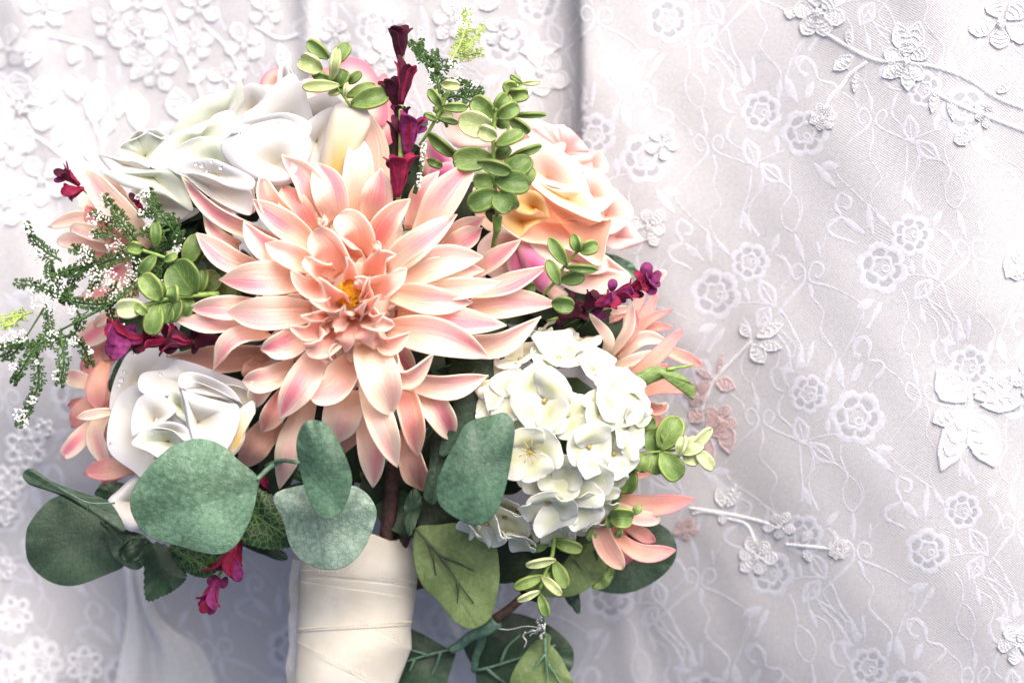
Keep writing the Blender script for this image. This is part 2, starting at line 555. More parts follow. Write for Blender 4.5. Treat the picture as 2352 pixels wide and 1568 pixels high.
def weave(name, gap, thread, alpha=None, pitch=.00112, amt=.75, warm=None):
    """fine net: woven threads over gaps, irregular"""
    t = NT(name)
    tc = t.n("TexCoord")
    wob = t.noise(tc.outputs['Object'], 30., 2., .5)
    sp = t.n("SeparateXYZ")
    t.L(tc.outputs['Object'], sp.inputs[0])
    fq = 2 * math.pi / pitch
    x = t.math('ADD', t.math('MULTIPLY', sp.outputs[0], .985), t.math('ADD', t.math('MULTIPLY', sp.outputs[1], .17), t.math('MULTIPLY', wob, .006)))
    y = t.math('ADD', t.math('MULTIPLY', sp.outputs[1], .985), t.math('ADD', t.math('MULTIPLY', sp.outputs[0], -.17), t.math('MULTIPLY', wob, .005)))
    sx = t.math('SINE', t.math('MULTIPLY', x, fq))
    sy = t.math('SINE', t.math('MULTIPLY', y, fq))
    net = t.math('MULTIPLY', sx, sy)
    fine = t.noise(tc.outputs['Object'], 1100., 3., .7)
    g = t.ss(t.math('ADD', net, t.math('MULTIPLY', t.math('SUBTRACT', fine, .5), 2.2)), -.5, .9)
    big = t.noise(tc.outputs['Object'], 9., 2., .5)
    gapc = t.mix(t.ss(big, .35, .65), lin(gap), lin(warm or gap))
    col = t.mix(t.math('MULTIPLY', g, amt), lin(thread), gapc)
    t.bump(t.math('SUBTRACT', 1., g), .35, .0004)
    m = t.fin(col, .92, .05, 0 if alpha is None else .3)
    if alpha is not None:
        src = t.out.inputs[0].links[0].from_socket
        tr = t.n("BsdfTransparent")
        mx = t.n("MixShader")
        a = t.ss(g, 0., 1., min(1, alpha + .22), max(0, alpha - .22))
        t.L(a, mx.inputs[0])
        t.L(tr.outputs[0], mx.inputs[1])
        t.L(src, mx.inputs[2])
        t.L(mx.outputs[0], t.out.inputs[0])
    return m
M['net'] = weave("mauve grey net over lining", "#79777c", "#adaeb2", warm="#7d7a7b")
M['sheer'] = weave("sheer white tulle", "#d4d6d9", "#e0e2e4", alpha=.15)
M['veil'] = weave("white veil tulle", "#d8dadc", "#e8e9ea", alpha=.5)
M['lace'] = plain_mat("woven lace thread", "#a9abb4", "#b8bac2", 700, .8, transl=.1, bs=.3)
M['appl'] = weave("white embroidery thread", "#cfd1d5", "#e4e5e8", alpha=.76, pitch=.0013)
M['appl_pink'] = weave("pale pink embroidery thread", "#cdb4b6", "#dcc8c8", alpha=.62, pitch=.0013)
M['bead'] = plain_mat("pearl bead", "#d4d6ea", "#f4f4fa", 300, .15, spec=.8)
# ---------------------------------------------------------------- the dress: draped cloth with woven lace and embroidery
def sm(x, a, b):
    t = np.clip((x - a) / (b - a), 0, 1)
    return t * t * (3 - 2 * t)

def seg_d(x, y, a, b):
    """distance to line a-b and position along it"""
    ax, ay = a
    bx, by = b
    L2 = (bx - ax) ** 2 + (by - ay) ** 2
    t = ((x - ax) * (bx - ax) + (y - ay) * (by - ay)) / L2
    tc = np.clip(t, 0, 1)
    d = np.hypot(x - ax - tc * (bx - ax), y - ay - tc * (by - ay))
    sg = ((x - ax) * (by - ay) - (y - ay) * (bx - ax)) / math.sqrt(L2)
    return d, t, sg

RIDGES = [((1395, 1240), (1500, 1760), 36, 1.6), ((1510, 1200), (1760, 1760), 60, 1.4), ((1610, 1180), (1800, 1600), 50, 1.0), ((1450, 1230), (1640, 1760), 40, 1.0),
          ((700, -100), (712, 160), 22, 4), ((845, 40), (800, 260), 50, 4), ((1420, 200), (1560, 760), 70, 2),
          ((1700, 1420), (1900, 1760), 80, 1.5), ((2120, -100), (2290, 700), 90, 3), ((2290, 700), (2330, 1700), 110, 3),
          ((60, 500), (140, 1100), 60, 4), ((330, 1300), (300, 1700), 40, 6), ((30, 0), (160, 420), 50, 4),
          ((1880, 300), (1840, 1500), 130, 1.5)]

def H(x, y):
    x = np.asarray(x, float)
    y = np.asarray(y, float)
    s = np.maximum((y - 620) - .5 * (x - 1500), 0)
    z = -24 * (s / 900.) ** 2 - 6 * ((y - 784) / 800.) ** 2 + 50 * sm(x, 1350, 2200) - 44 * (1 - sm(x, 0, 1250)) * (1 - sm(y, 150, 1000))
    z = z + np.where(y < 700, 6 * (1 - sm(y, -200, 700)), 0)
    z = z + 66 * np.exp(-((x - 10) ** 2 + (y - 1680) ** 2) / 265. ** 2)
    # overlapping edge of the right-hand panel
    fade = 1 - sm(y, 380, 1000)
    xe = 1322 + .016 * y + 5 * np.sin(y / 90.)
    z = z + fade * (15 * sm(x, xe - 10, xe + 10) - 15 * sm(x, xe + 40, xe + 560))
    z = z - fade * 9 * np.exp(-((x - xe + 42) / 42.) ** 2)
    for a, b, wd, h in RIDGES:
        d, t, _ = seg_d(x, y, a, b)
        z = z + h * np.exp(-(d / wd) ** 2)
    z = z + 0.5 * np.sin(x / 83. + y / 140.) * np.cos(y / 97. - x / 210.) + .3 * np.sin(x / 37. - y / 51.)
    return z

dress = thing("wedding_dress", "white lace wedding dress with embroidered flowers spread out under the bouquet", "dress", (1176, 784, -30))

def cloth_grid(x0, x1, y0, y1, st):
    xs = np.arange(x0, x1 + 1, st)
    ys = np.arange(y0, y1 + 1, st)
    X, Y = np.meshgrid(xs, ys)
    Z = H(X, Y)
    s = VIEW_W / 2352.0 * (1 - Z / 1000.0 / CAM_H)
    V = np.stack([(X - 1176) * s, -(Y - 784) * s, Z / 1000], -1)
    return V
Vg = cloth_grid(-620, 2980, -560, 2120, 10)
ny, nx, _ = Vg.shape
Fg = [(i * nx + j, (i + 1) * nx + j, (i + 1) * nx + j + 1, i * nx + j + 1) for i in range(ny - 1) for j in range(nx - 1)]
mk("skirt_cloth", Vg.reshape(-1, 3), Fg, M['net'], dress)

def on_cloth(xy, off):
    xy = np.asarray(xy, float)
    Z = H(xy[:, 0], xy[:, 1]) + off
    s = VIEW_W / 2352.0 * (1 - Z / 1000.0 / CAM_H)
    return np.stack([(xy[:, 0] - 1176) * s, -(xy[:, 1] - 784) * s, Z / 1000], -1)

def flat_strip(acc, pts, wd, off=.14, h=.04, step=9, n=None, fn=on_cloth):
    """woven cord lying on the cloth; wd = list of widths along it (plan units)"""
    p = np.asarray(pts, float)
    L = np.linalg.norm(np.diff(p, axis=0), axis=1).sum()
    n = n or max(5, int(L / step))
    c = cr(p, n)
    T = np.gradient(c, axis=0)
    T = T / np.maximum(np.linalg.norm(T, axis=1, keepdims=True), 1e-9)
    Nn = np.stack([-T[:, 1], T[:, 0]], 1)
    wv = np.interp(np.linspace(0, 1, n), np.linspace(0, 1, len(wd)), wd)[:, None]
    A, B, C = c - Nn * wv / 2, c, c + Nn * wv / 2
    V = np.vstack([fn(A, off - .1), fn(B, off + h), fn(C, off - .1)])
    F = []
    for i in range(n - 1):
        F += [(i, n + i, n + i + 1, i + 1), (n + i, 2 * n + i, 2 * n + i + 1, n + i + 1)]
    acc.add(V, F)

def spindle(acc, a, b, wd, off=.15, bend=0., fn=on_cloth):
    a, b = np.array(a, float), np.array(b, float)
    m = (a + b) / 2 + bend * np.array([-(b - a)[1], (b - a)[0]])
    flat_strip(acc, [a, m, b], [2, wd * .75, wd, wd * .9, wd * .55, 2], off=off, n=9, fn=fn)

def ringband(acc, c, fo, fi, n=56, off=.16, h=.04, fn=on_cloth):
    a = np.arange(n) / n * 2 * np.pi
    c = np.asarray(c, float)
    d = np.stack([np.cos(a), np.sin(a)], 1)
    o, i_ = c + d * fo(a)[:, None], c + d * fi(a)[:, None]
    V = np.vstack([fn(o, off - .1), fn((o + i_) / 2, off + h), fn(i_, off - .1)])
    F = []
    for k in range(n):
        k2 = (k + 1) % n
        F += [(k, n + k, n + k2, k2), (n + k, 2 * n + k, 2 * n + k2, n + k2)]
    acc.add(V, F)

def lace_flower(c, R, lobes, rot, fn=on_cloth):
    ac = Acc()
    sc = lambda a: .82 + .24 * np.abs(np.cos(lobes * (a - rot) / 2)) ** .6 + .025 * np.cos(4 * lobes * (a - rot) + 1)
    ringband(ac, c, lambda a: R * sc(a), lambda a: R * (sc(a) * .76 - .04), fn=fn)
    ringband(ac, c, lambda a: R * .5 * (1 + .14 * np.cos(5 * (a - rot))), lambda a: R * .33 * (1 + .1 * np.cos(5 * (a - rot))), n=36, fn=fn)
    for k in range(lobes):
        a = rot + (k + .5) * 2 * math.pi / lobes
        d = np.array([math.cos(a), math.sin(a)])
        flat_strip(ac, [np.array(c) + d * R * .46, np.array(c) + d * R * .78], [R * .12, R * .16], n=5, fn=fn)
    b = np.array(c) + R * .16 * np.array([math.cos(rot), math.sin(rot)])
    ringband(ac, b, lambda a: R * .18 + 0 * a, lambda a: R * .09 + 0 * a, n=16, off=.18, fn=fn)
    return ac

# one repeat of the woven pattern, traced in two sub-plans
TT = lambda x, y: ((1900 + x / 2.613) * .9408, (500 + y / 2.613) * .9408)
UU = lambda x, y: ((1600 + x / 2.613) * .9408, (y / 2.613) * .9408)
KF = .9408 / 2.613
REP_FLOW = [(TT, (640, 420), 152, 6, .3), (TT, (850, 190), 128, 7, 0), (UU, (660, 720), 126, 7, .4), (UU, (945, 870), 162, 6, 1.0)]
REP_LINES = [
    (TT, [(790, 465), (870, 455), (960, 460)], [14, 10, 14]),
    (TT, [(1020, 480), (1060, 540), (1100, 640), (1150, 720), (1180, 810)], [10, 30, 10, 34, 12, 40, 18]),
    (TT, [(960, 610), (1000, 630), (1100, 700), (1115, 790), (1080, 870), (1085, 950), (1130, 1000)], [20, 26, 9, 9, 9, 40, 30, 4]),
    (TT, [(650, 640), (610, 710), (555, 800)], [22, 50, 44, 20, 36]),
    (TT, [(545, 840), (490, 890), (485, 940), (515, 975), (535, 955)], [20, 30, 24, 30, 26]),
    (TT, [(545, 840), (590, 900), (590, 990), (680, 1010), (700, 1060), (655, 1110)], [16, 28, 18, 24, 26, 34]),
    (TT, [(655, 1110), (610, 1150), (600, 1180)], [10, 8]),
    (TT, [(700, 1040), (800, 1120), (815, 1160)], [9, 8, 20]),
    (TT, [(400, 970), (450, 880), (520, 770), (530, 680)], [9, 8, 9]),
    (TT, [(780, 560), (820, 640), (825, 740)], [16, 18, 10, 22]),
    (TT, [(820, 750), (785, 850), (810, 940), (870, 980), (905, 890), (880, 800), (825, 750)], [8, 16, 8, 8, 16, 8]),
    (TT, [(870, 980), (890, 1060), (905, 1180)], [10, 24, 10, 34, 10]),
    (TT, [(-20, 680), (80, 560), (150, 490), (162, 410), (120, 365), (82, 400), (98, 460), (135, 452)], [7, 14, 20, 18, 22, 20, 20, 14]),
    (TT, [(520, 640), (400, 560), (290, 510), (200, 480), (185, 420), (212, 368), (265, 378), (272, 430), (238, 460), (222, 436)], [8, 10, 22, 22, 18, 20, 24, 20, 20, 12]),
    (TT, [(185, 490), (210, 580), (275, 670), (240, 800), (350, 920), (362, 1000), (345, 1040)], [14, 22, 8, 9, 7, 9, 8, 12]),
    (TT, [(430, 100), (340, 160), (352, 210), (430, 240), (490, 270)], [18, 24, 20, 22, 20]),
    (TT, [(430, 90), (385, 30), (400, -50)], [18, 22, 24]),
    (TT, [(650, 60), (600, 10), (540, -20)], [14, 8, 8]),
    (TT, [(1010, 130), (1090, 210), (1090, 280), (1030, 370)], [10, 26, 30, 10, 12]),
    (TT, [(160, -40), (180, 60), (125, 165), (60, 120), (40, 20)], [7, 9, 10, 9, 7]),
    (TT, [(320, 200), (290, 260), (255, 300)], [7, 8]),
    (UU, [(340, 200), (370, 290), (420, 360), (480, 430), (540, 570)], [10, 30, 10, 34, 12, 42, 14]),
    (UU, [(400, 240), (490, 380), (575, 440)], [9, 9, 9]),
    (UU, [(610, 10), (520, 110), (400, 235)], [22, 24, 9]),
    (UU, [(300, 200), (330, 360), (420, 430), (440, 540), (410, 600), (440, 690), (510, 720)], [9, 9, 12, 8, 20, 42, 30, 8]),
    (UU, [(500, 730), (460, 800), (460, 880), (560, 960)], [8, 30, 26, 9]),
    (UU, [(650, 1020), (730, 990), (810, 975)], [14, 12, 16]),
    (UU, [(590, 1060), (585, 1200), (570, 1360), (565, 1440)], [10, 22, 8, 30, 24]),
    (UU, [(650, 1060), (672, 1180), (620, 1280), (620, 1380), (680, 1490)], [8, 20, 8, 8, 14, 36]),
    (UU, [(670, 1180), (730, 1160), (760, 1150)], [8, 10]),
    (UU, [(800, 1160), (870, 1230), (830, 1330), (840, 1420), (905, 1470), (950, 1370), (920, 1280), (870, 1240)], [7, 24, 8, 12, 8, 12, 8, 8]),
    (UU, [(845, 1040), (840, 1120), (868, 1230)], [18, 8, 20, 8]),
    (UU, [(1140, 1090), (1170, 1150), (1270, 1230), (1380, 1320)], [8, 10, 9, 12]),
    (UU, [(1200, 1250), (1172, 1320), (1210, 1400), (1120, 1440), (1130, 1500), (1190, 1540)], [14, 26, 18, 18, 24, 16]),
    (UU, [(1200, 1250), (1270, 1290), (1260, 1350), (1222, 1340)], [22, 30, 26, 24]),
    (UU, [(1145, 1035), (1250, 900), (1340, 812), (1352, 740), (1305, 685), (1268, 730), (1300, 790), (1328, 775)], [7, 10, 22, 16, 22, 20, 22, 12]),
    (UU, [(1700, 915), (1600, 870), (1420, 800), (1385, 740), (1420, 688), (1452, 720), (1432, 778)], [9, 14, 24, 18, 20, 22, 14]),
    (UU, [(1378, 810), (1390, 890), (1370, 1000), (1445, 1130), (1390, 1250), (1450, 1380), (1500, 1440)], [14, 22, 7, 8, 7, 8, 20]),
    (UU, [(1700, 915), (1670, 1060), (1600, 1175)], [12, 8, 8]),
    (UU, [(790, 540), (810, 460), (695, 320), (725, 200)], [8, 8, 12, 7]),
    (UU, [(840, 510), (890, 400), (970, 240)], [9, 12, 8]),
    (UU, [(980, 492), (930, 470), (920, 405), (968, 375), (1022, 430), (1030, 510), (1100, 545)], [24, 22, 24, 24, 22, 16, 18]),
]
REP_SPIN = [
    (TT, (820, 360), (842, 465), 38, 0), (TT, (490, 670), (612, 622), 66, 0), (TT, (495, 1125), (560, 1005), 46, 0), (TT, (395, 965), (448, 1160), 50, .1),
    (TT, (352, 1020), (318, 1135), 34, 0), (TT, (125, 175), (158, 360), 44, 0), (TT, (255, 240), (258, 335), 28, 0), (TT, (440, 100), (560, 205), 46, 0),
    (TT, (590, 50), (608, 215), 44, 0), (TT, (645, 55), (722, 155), 36, 0), (TT, (1055, 15), (990, 125), 46, 0), (TT, (20, 300), (60, 360), 24, 0),
    (TT, (1180, 800), (1165, 870), 70, 0), (TT, (1230, 690), (1215, 860), 34, 0),
    (UU, (575, 430), (572, 580), 38, 0), (UU, (455, 565), (565, 580), 52, 0), (UU, (765, 870), (760, 985), 42, 0), (UU, (1000, 1060), (1165, 1225), 58, 0),
    (UU, (1050, 1070), (1172, 1082), 64, 0), (UU, (1215, 1405), (1345, 1520), 48, 0), (UU, (1380, 1315), (1388, 1510), 42, 0), (UU, (1340, 590), (1352, 695), 38, 0),
    (UU, (1600, 1170), (1660, 1315), 48, 0), (UU, (795, 530), (770, 645), 42, 0), (UU, (835, 505), (885, 660), 48, 0), (UU, (995, 535), (935, 650), 44, 0),
    (UU, (1380, 310), (1350, 180), 40, 0), (UU, (640, 20), (660, 105), 26, 0)]
REP_HOLLOW = [(TT, (905, 305), (1000, 475), 95), (TT, (965, 475), (865, 615), 92), (UU, (570, 875), (622, 1055), 92), (UU, (650, 1040), (800, 1165), 88)]
CA, CB = (393 * .9408, -61 * .9408), (130 * .9408, 680 * .9408)

M['lace_fill'] = weave("lace filling", "#adafb6", "#b9bbc2", alpha=.4, pitch=.0008)

def in_view(x, y, m=300):
    return -m < x < 2352 + m and -m < y < 1568 + m

def thin(x, y):
    """woven pattern is hidden under the embroidered panel at the upper left"""
    return x < 640 and y < 820

def warp(x, y):
    return (x + 7 * math.sin(y / 67. + x / 190.) + 4 * math.sin(y / 29.), y + 7 * math.sin(x / 73. - y / 160.))

def lace_cell(i, j):
    ox, oy = CA[0] * i + CB[0] * j, CA[1] * i + CB[1] * j
    acc = Acc()
    for A, pts, wd in REP_LINES:
        q = [warp(A(*p)[0] + ox, A(*p)[1] + oy) for p in pts]
        if not in_view(*q[0]) or (thin(*q[0]) and (i + j) % 2):
            continue
        flat_strip(acc, q, [v * KF * .78 for v in wd])
    for A, a, b, wd, bd in REP_SPIN:
        a, b = A(*a), A(*b)
        if not in_view(a[0] + ox, a[1] + oy):
            continue
        spindle(acc, warp(a[0] + ox, a[1] + oy), warp(b[0] + ox, b[1] + oy), wd * KF, bend=bd)
    for A, a, b, wd in REP_HOLLOW:
        a, b = [np.array(warp(*(np.array(A(*v)) + (ox, oy)))) for v in (a, b)]
        if not in_view(*a):
            continue
        n_ = np.array([-(b - a)[1], (b - a)[0]]) / np.linalg.norm(b - a) * wd * KF / 2
        m_ = (a + b) / 2
        flat_strip(acc, [a, m_ + n_, b], [6, 11, 6], n=12)
        flat_strip(acc, [a, m_ - n_, b], [6, 11, 6], n=12)
        flat_strip(acc, [a, m_, b], [3, 4, 3], n=8)
    if acc.k:
        acc.build("lace_vine", M['lace'], dress, kind='stuff')
    for A, c, R, lo, rot in REP_FLOW:
        c = A(*c)
        c = warp(c[0] + ox, c[1] + oy)
        R = R * (1 + .07 * math.sin(i * 5 + j * 3 + R))
        if in_view(*c, m=200) and not thin(*c):
            fo = lace_flower(c, R * KF, lo, rot + .2 * math.sin(i * 3 + j)).build("lace_flower", M['lace'], dress)
            fl = Acc()
            ringband(fl, c, lambda a: R * KF * .86 + 0 * a, lambda a: R * KF * .3 + 0 * a, n=40, off=.1, h=.0)
            fl.build("lace_fill", M['lace_fill'], fo)
for i in range(-8, 5):
    for j in range(-3, 4):
        ox, oy = CA[0] * i + CB[0] * j + 1950, CA[1] * i + CB[1] * j + 450
        if -800 < ox < 3200 and -900 < oy < 2400:
            lace_cell(i, j)

# ---- raised embroidery
def emb_petal(parent, a, b, wd, mat=None, off=.35, h=.55, pointed=0):
    """satin-stitched petal with corded rim lying on the cloth, from a to b (plan units)"""
    a, b = np.array(a, float), np.array(b, float)
    ax = b - a
    L = np.linalg.norm(ax)
    ax = ax / L
    nn = np.array([-ax[1], ax[0]])
    n, m = 26, 5
    ang = np.arange(n) / n * 2 * np.pi
    px = .5 - .5 * np.cos(ang)
    py = np.sin(ang) * (np.sin(px * np.pi) ** .25 * (.55 + .45 * px) if not pointed else np.sin(px * np.pi) ** .5)
    py = py * (1 + .07 * np.cos(9 * ang))
    o = a + px[:, None] * L * ax + (py * wd / 2)[:, None] * nn
    c = o.mean(0)
    acc = Acc()
    V, F = [], []
    for k, (q, zz) in enumerate(((.02, h * .5), (.5, h * .55), (.8, h * .45), (.88, h * 1.1), (.96, h * 1.1), (1., -.5))):
        V.append(on_cloth(c + (o - c) * q, off + zz))
        if k:
            for t in range(n):
                t2 = (t + 1) % n
                F.append(((k - 1) * n + t, k * n + t, k * n + t2, (k - 1) * n + t2))
    F.append(tuple(range(n)))
    acc.add(np.vstack(V), F)
    # stitched ribs
    for q in (.3, .5, .7):
        p0 = a + ax * L * q
        hw = wd * .3 * math.sin(q * math.pi)
        flat_strip(acc, [p0 - nn * hw - ax * L * .05, p0 + ax * L * .04, p0 + nn * hw - ax * L * .05], [2, 4, 2], off=off + h * .7, h=.5, n=6)
    return acc.build("embroidered_petal", mat or M['appl'], parent)

def emb_flower(c, R, n=5, rot=0., wd=.85, mat=None, off=.35, inner=.16):
    hub = Acc()
    c = np.array(c, float)
    for k in range(9):
        a = k * 2.4
        r = R * .05 * math.sqrt(k)
        V, F = ball(on_cloth([c + r * np.array([math.cos(a), math.sin(a)])], off + 2.2)[0], R * .055 * S(), (1, 1, .8))
        hub.add(V, F)
    f = hub.build("applique_flower", mat or M['appl'], dress)
    for k in range(n):
        a = rot + k * 2 * math.pi / n + .12 * math.sin(k * 5 + c[0])
        d = np.array([math.cos(a), math.sin(a)])
        rr = R * (1 + .12 * math.sin(k * 3.1 + c[1]))
        emb_petal(f, c + d * R * inner, c + d * rr, R * wd, mat, off=off)
    return f

def emb_leaf(a, b, wd, mat=None, off=.35):
    o = emb_petal(dress, a, b, wd, mat, off=off, pointed=1)
    o.name = "applique_leaf"
    return o

def emb_stem(pts, wd=9, mat=None, off=.4):
    acc = Acc()
    flat_strip(acc, pts, [wd * .8, wd, wd * .8], off=off, h=.8, step=8)
    acc.build("applique_stem", mat or M['appl'], dress)

# upper left
for c, R, n, rot in [((322, 92), 72, 6, .2), ((18, 112), 50, 5, 1), ((48, 250), 96, 6, .5), ((315, 14), 58, 5, .9), ((455, 22), 52, 5, .3),
                     ((28, 330), 55, 5, .1), ((445, 105), 46, 6, .7), ((252, 55), 44, 5, 0), ((560, 105), 52, 5, .5), ((520, 185), 45, 5, .9),
                     ((95, 415), 62, 5, .4), ((12, 470), 60, 5, 1.2), ((610, 30), 44, 5, .3), ((100, 20), 50, 5, .8), ((360, 165), 46, 5, .9)]:
    emb_flower((c[0], c[1]), R, n, rot)
for a, b, wd in [((160, 150), (185, 100), 36), ((150, 170), (172, 230), 30), ((186, 180), (175, 235), 32), ((225, 185), (215, 290), 56),
                 ((305, 205), (325, 310), 52), ((290, 200), (270, 275), 30), ((246, 310), (252, 262), 32), ((130, 335), (166, 272), 30),
                 ((400, 200), (415, 280), 60), ((240, 345), (236, 290), 20), ((215, 110), (236, 130), 26), ((430, 190), (475, 165), 30),
                 ((480, 235), (520, 290), 36), ((640, 100), (660, 170), 34), ((345, 130), (300, 185), 40), ((60, 160), (92, 80), 44), ((190, 330), (205, 370), 16)]:
    emb_leaf(a, b, wd)
for p in [[(376, 15), (405, 75), (428, 140), (450, 190), (468, 240)], [(62, 303), (105, 330), (150, 366)], [(66, 60), (110, 40), (168, 20)],
          [(114, 84), (156, 93), (200, 105), (232, 130)], [(372, 78), (395, 98), (420, 115)], [(228, 310), (236, 350), (232, 390)], [(190, 232), (210, 270), (226, 312)],
          [(470, 60), (520, 110), (560, 180)], [(585, 60), (640, 90), (690, 80)], [(10, 190), (40, 210), (60, 240)]]:
    emb_stem(p)
# behind the top of the bouquet
for c, R, n, rot in [((1240, 165), 66, 6, .3), ((1038, 45), 50, 6, .2), ((880, 130), 46, 5, .6), ((1150, 75), 40, 5, 0), ((770, 80), 40, 5, .4)]:
    emb_flower(c, R, n, rot)
for a, b, wd in [((1190, 120), (1290, 108), 34), ((1200, 150), (1282, 205), 40), ((960, 60), (985, 120), 26), ((930, 20), (905, 60), 28), ((1100, 20), (1150, 6), 24)]:
    emb_leaf(a, b, wd)
# lower left
for c, R, n, rot in [((32, 1412), 46, 6, .2), ((88, 1522), 62, 7, .1), ((195, 1528), 46, 6, .5), ((8, 1306), 30, 6, 0), ((58, 1030), 52, 6, .5), ((18, 1110), 44, 6, 0),
                     ((8, 1180), 30, 5, 0), ((100, 985), 26, 5, .5), ((14, 1545), 34, 6, .3)]:
    hb = Acc()
    ringband(hb, c, lambda a: R * .3 * (1 + .08 * np.cos(8 * a)), lambda a: R * .17 + 0 * a, n=24, off=.5, h=.5)
    ringband(hb, c, lambda a: R * .11 + 0 * a, lambda a: R * .02 + 0 * a, n=12, off=.6, h=.6)
    f = hb.build("applique_flower", M['appl'], dress)
    for k in range(n):
        a = rot + k * 2 * math.pi / n
        pa = Acc()
        ringband(pa, np.array(c) + R * .64 * np.array([math.cos(a), math.sin(a)]), lambda q: R * .36 * (1 + .07 * np.cos(9 * q)), lambda q: R * .12 * (1 + .15 * np.cos(2 * (q - a))), n=36, off=.5, h=.7)
        pa.build("embroidered_petal", M['appl'], f)
    bd = Acc()
    for k in range(n):
        a = rot + (k + .5) * 2 * math.pi / n
        p = np.array(c) + R * .52 * np.array([math.cos(a), math.sin(a)])
        bd.add(*ball(on_cloth([p], 1.2)[0], 3.6 * S()))
    bd.build("pearl_bead", M['bead'], f, kind='stuff')
# upper right
emb_flower((2083, 140), 52, 5, .9)
for a, b, wd in [((2080, 125), (2060, 50), 46), ((2088, 125), (2112, 48), 48), ((2075, 148), (2025, 178), 38), ((2085, 150), (2086, 212), 36),
                 ((1960, 128), (1912, 162), 34), ((1952, 108), (1946, 66), 16), ((1966, 165), (1962, 215), 16), ((2200, 300), (2220, 335), 40),
                 ((2230, 285), (2215, 330), 34), ((2150, 200), (2140, 262), 22), ((2180, 215), (2190, 280), 20), ((2290, 215), (2325, 185), 24), ((1830, 35), (1800, 28), 26)]:
    emb_leaf(a, b, wd)
for p in [[(1850, 45), (1920, 92), (1985, 128), (2030, 142), (2080, 138)], [(2090, 145), (2150, 155), (2220, 180), (2290, 225), (2352, 250)],
          [(1992, 142), (1952, 172), (1930, 200), (1905, 228), (1895, 250)], [(2140, 210), (2200, 240), (2260, 265), (2330, 292), (2400, 320)]]:
    emb_stem(p, 11)
emb_flower((1890, 270), 32, 7, 0)
emb_flower((1880, 28), 62, 6, .2)
emb_flower((2300, 52), 70, 5, .5)
emb_flower((2265, 262), 30, 5, .2)
# right edge
for a, b, wd in [((2225, 935), (2160, 1085), 70), ((2235, 915), (2330, 880), 54), ((2235, 945), (2285, 1075), 80), ((2218, 925), (2150, 850), 78),
                 ((2232, 905), (2300, 852), 30), ((2250, 930), (2352, 925), 40), ((2360, 560), (2310, 640), 60), ((2205, 940), (2140, 970), 50)]:
    emb_leaf(a, b, wd)
emb_flower((2370, 610), 55, 5, .3)
emb_flower((2372, 870), 50, 5, .5)
emb_flower((2335, 1480), 46, 5, .4)
emb_stem([(2226, 880), (2228, 930), (2215, 985), (2190, 1040)], 14)
# lower right spray
for p in [[(1583, 1166), (1670, 1180), (1749, 1198), (1790, 1215)], [(1670, 1190), (1715, 1205), (1733, 1245)], [(1805, 1250), (1860, 1255), (1907, 1260)],
          [(1727, 783), (1680, 830), (1641, 872), (1625, 905), (1612, 940)], [(1590, 1180), (1620, 1174), (1660, 1182)]]:
    emb_stem(p, 9)
emb_flower((1738, 1278), 46, 6, .2)
emb_flower((1789, 1208), 34, 5, .4)
emb_flower((1925, 1260), 26, 7, 0)
for a, b, wd in [((1660, 1165), (1645, 1120), 22), ((1662, 1160), (1690, 1112), 20), ((1668, 1165), (1700, 1130), 20), ((1662, 1175), (1658, 1205), 22),
                 ((1845, 1262), (1862, 1290), 18), ((1840, 1245), (1858, 1222), 16), ((1726, 790), (1755, 835), 40), ((1735, 775), (1800, 745), 30), ((1740, 790), (1795, 800), 24),
                 ((1720, 775), (1700, 745), 24)]:
    emb_leaf(a, b, wd)
for a, b, wd in [((1641, 875), (1690, 890), 34), ((1638, 868), (1600, 850), 16), ((1637, 885), (1600, 885), 16), ((1612, 940), (1585, 970), 40),
                 ((1625, 945), (1660, 1010), 46), ((1660, 960), (1675, 1045), 44), ((1600, 990), (1640, 1060), 40), ((1650, 860), (1660, 810), 12)]:
    emb_leaf(a, b, wd, M['appl_pink'])
emb_flower((1655, 965), 40, 5, .2, mat=M['appl_pink'])
emb_flower((1575, 1215), 28, 5, .2, mat=M['appl_pink'])
emb_flower((1600, 905), 30, 5, .6, mat=M['appl_pink'])
emb_flower((1490, 520), 44, 6, .2)
emb_flower((1520, 330), 40, 5, .2)

# ---- sheer layers lying over the skirt
def sheer(name, outl, lift, waves, label=None, mat='sheer', n=22, m=60):
    """a loose flap of tulle: outline given as two long edges (left, right), follows the cloth with folds"""
    Lf, Rt = cr(np.array(outl[0], float), m), cr(np.array(outl[1], float), m)
    u = np.linspace(0, 1, n)
    G = np.zeros((m, n, 3))
    for k, q in enumerate(u):
        xy = Lf * (1 - q) + Rt * q
        t = np.linspace(0, 1, m)
        off = lift * .6 * (math.sin(q * math.pi) ** .6) + 1.2
        for (fr, am, ph, sl) in waves:
            off = off + am * np.sin(q * fr + ph + sl * t)
        G[:, k] = on_cloth(xy, np.maximum(off, 1.0))
    V, F = shell(G, .0002)
    return mk(name, V, F, M[mat], dress, label=label)
sheer("tulle_fold", [[(284, 1300), (292, 1400), (276, 1500), (250, 1640)], [(332, 1302), (372, 1420), (470, 1500), (520, 1640)]], 6,
      [(11, 3.0, 0, 1.5), (23, 1.4, 1, 2.)], "sheer white tulle fold hanging below the dark leaves", mat="veil")
sheer("tulle_fold", [[(950, 1330), (930, 1420), (1000, 1500), (1060, 1640)], [(1120, 1330), (1130, 1420), (1180, 1500), (1300, 1640)]], 4,
      [(12, 1.8, 2, 1.), (29, 1., 0, 2.)])
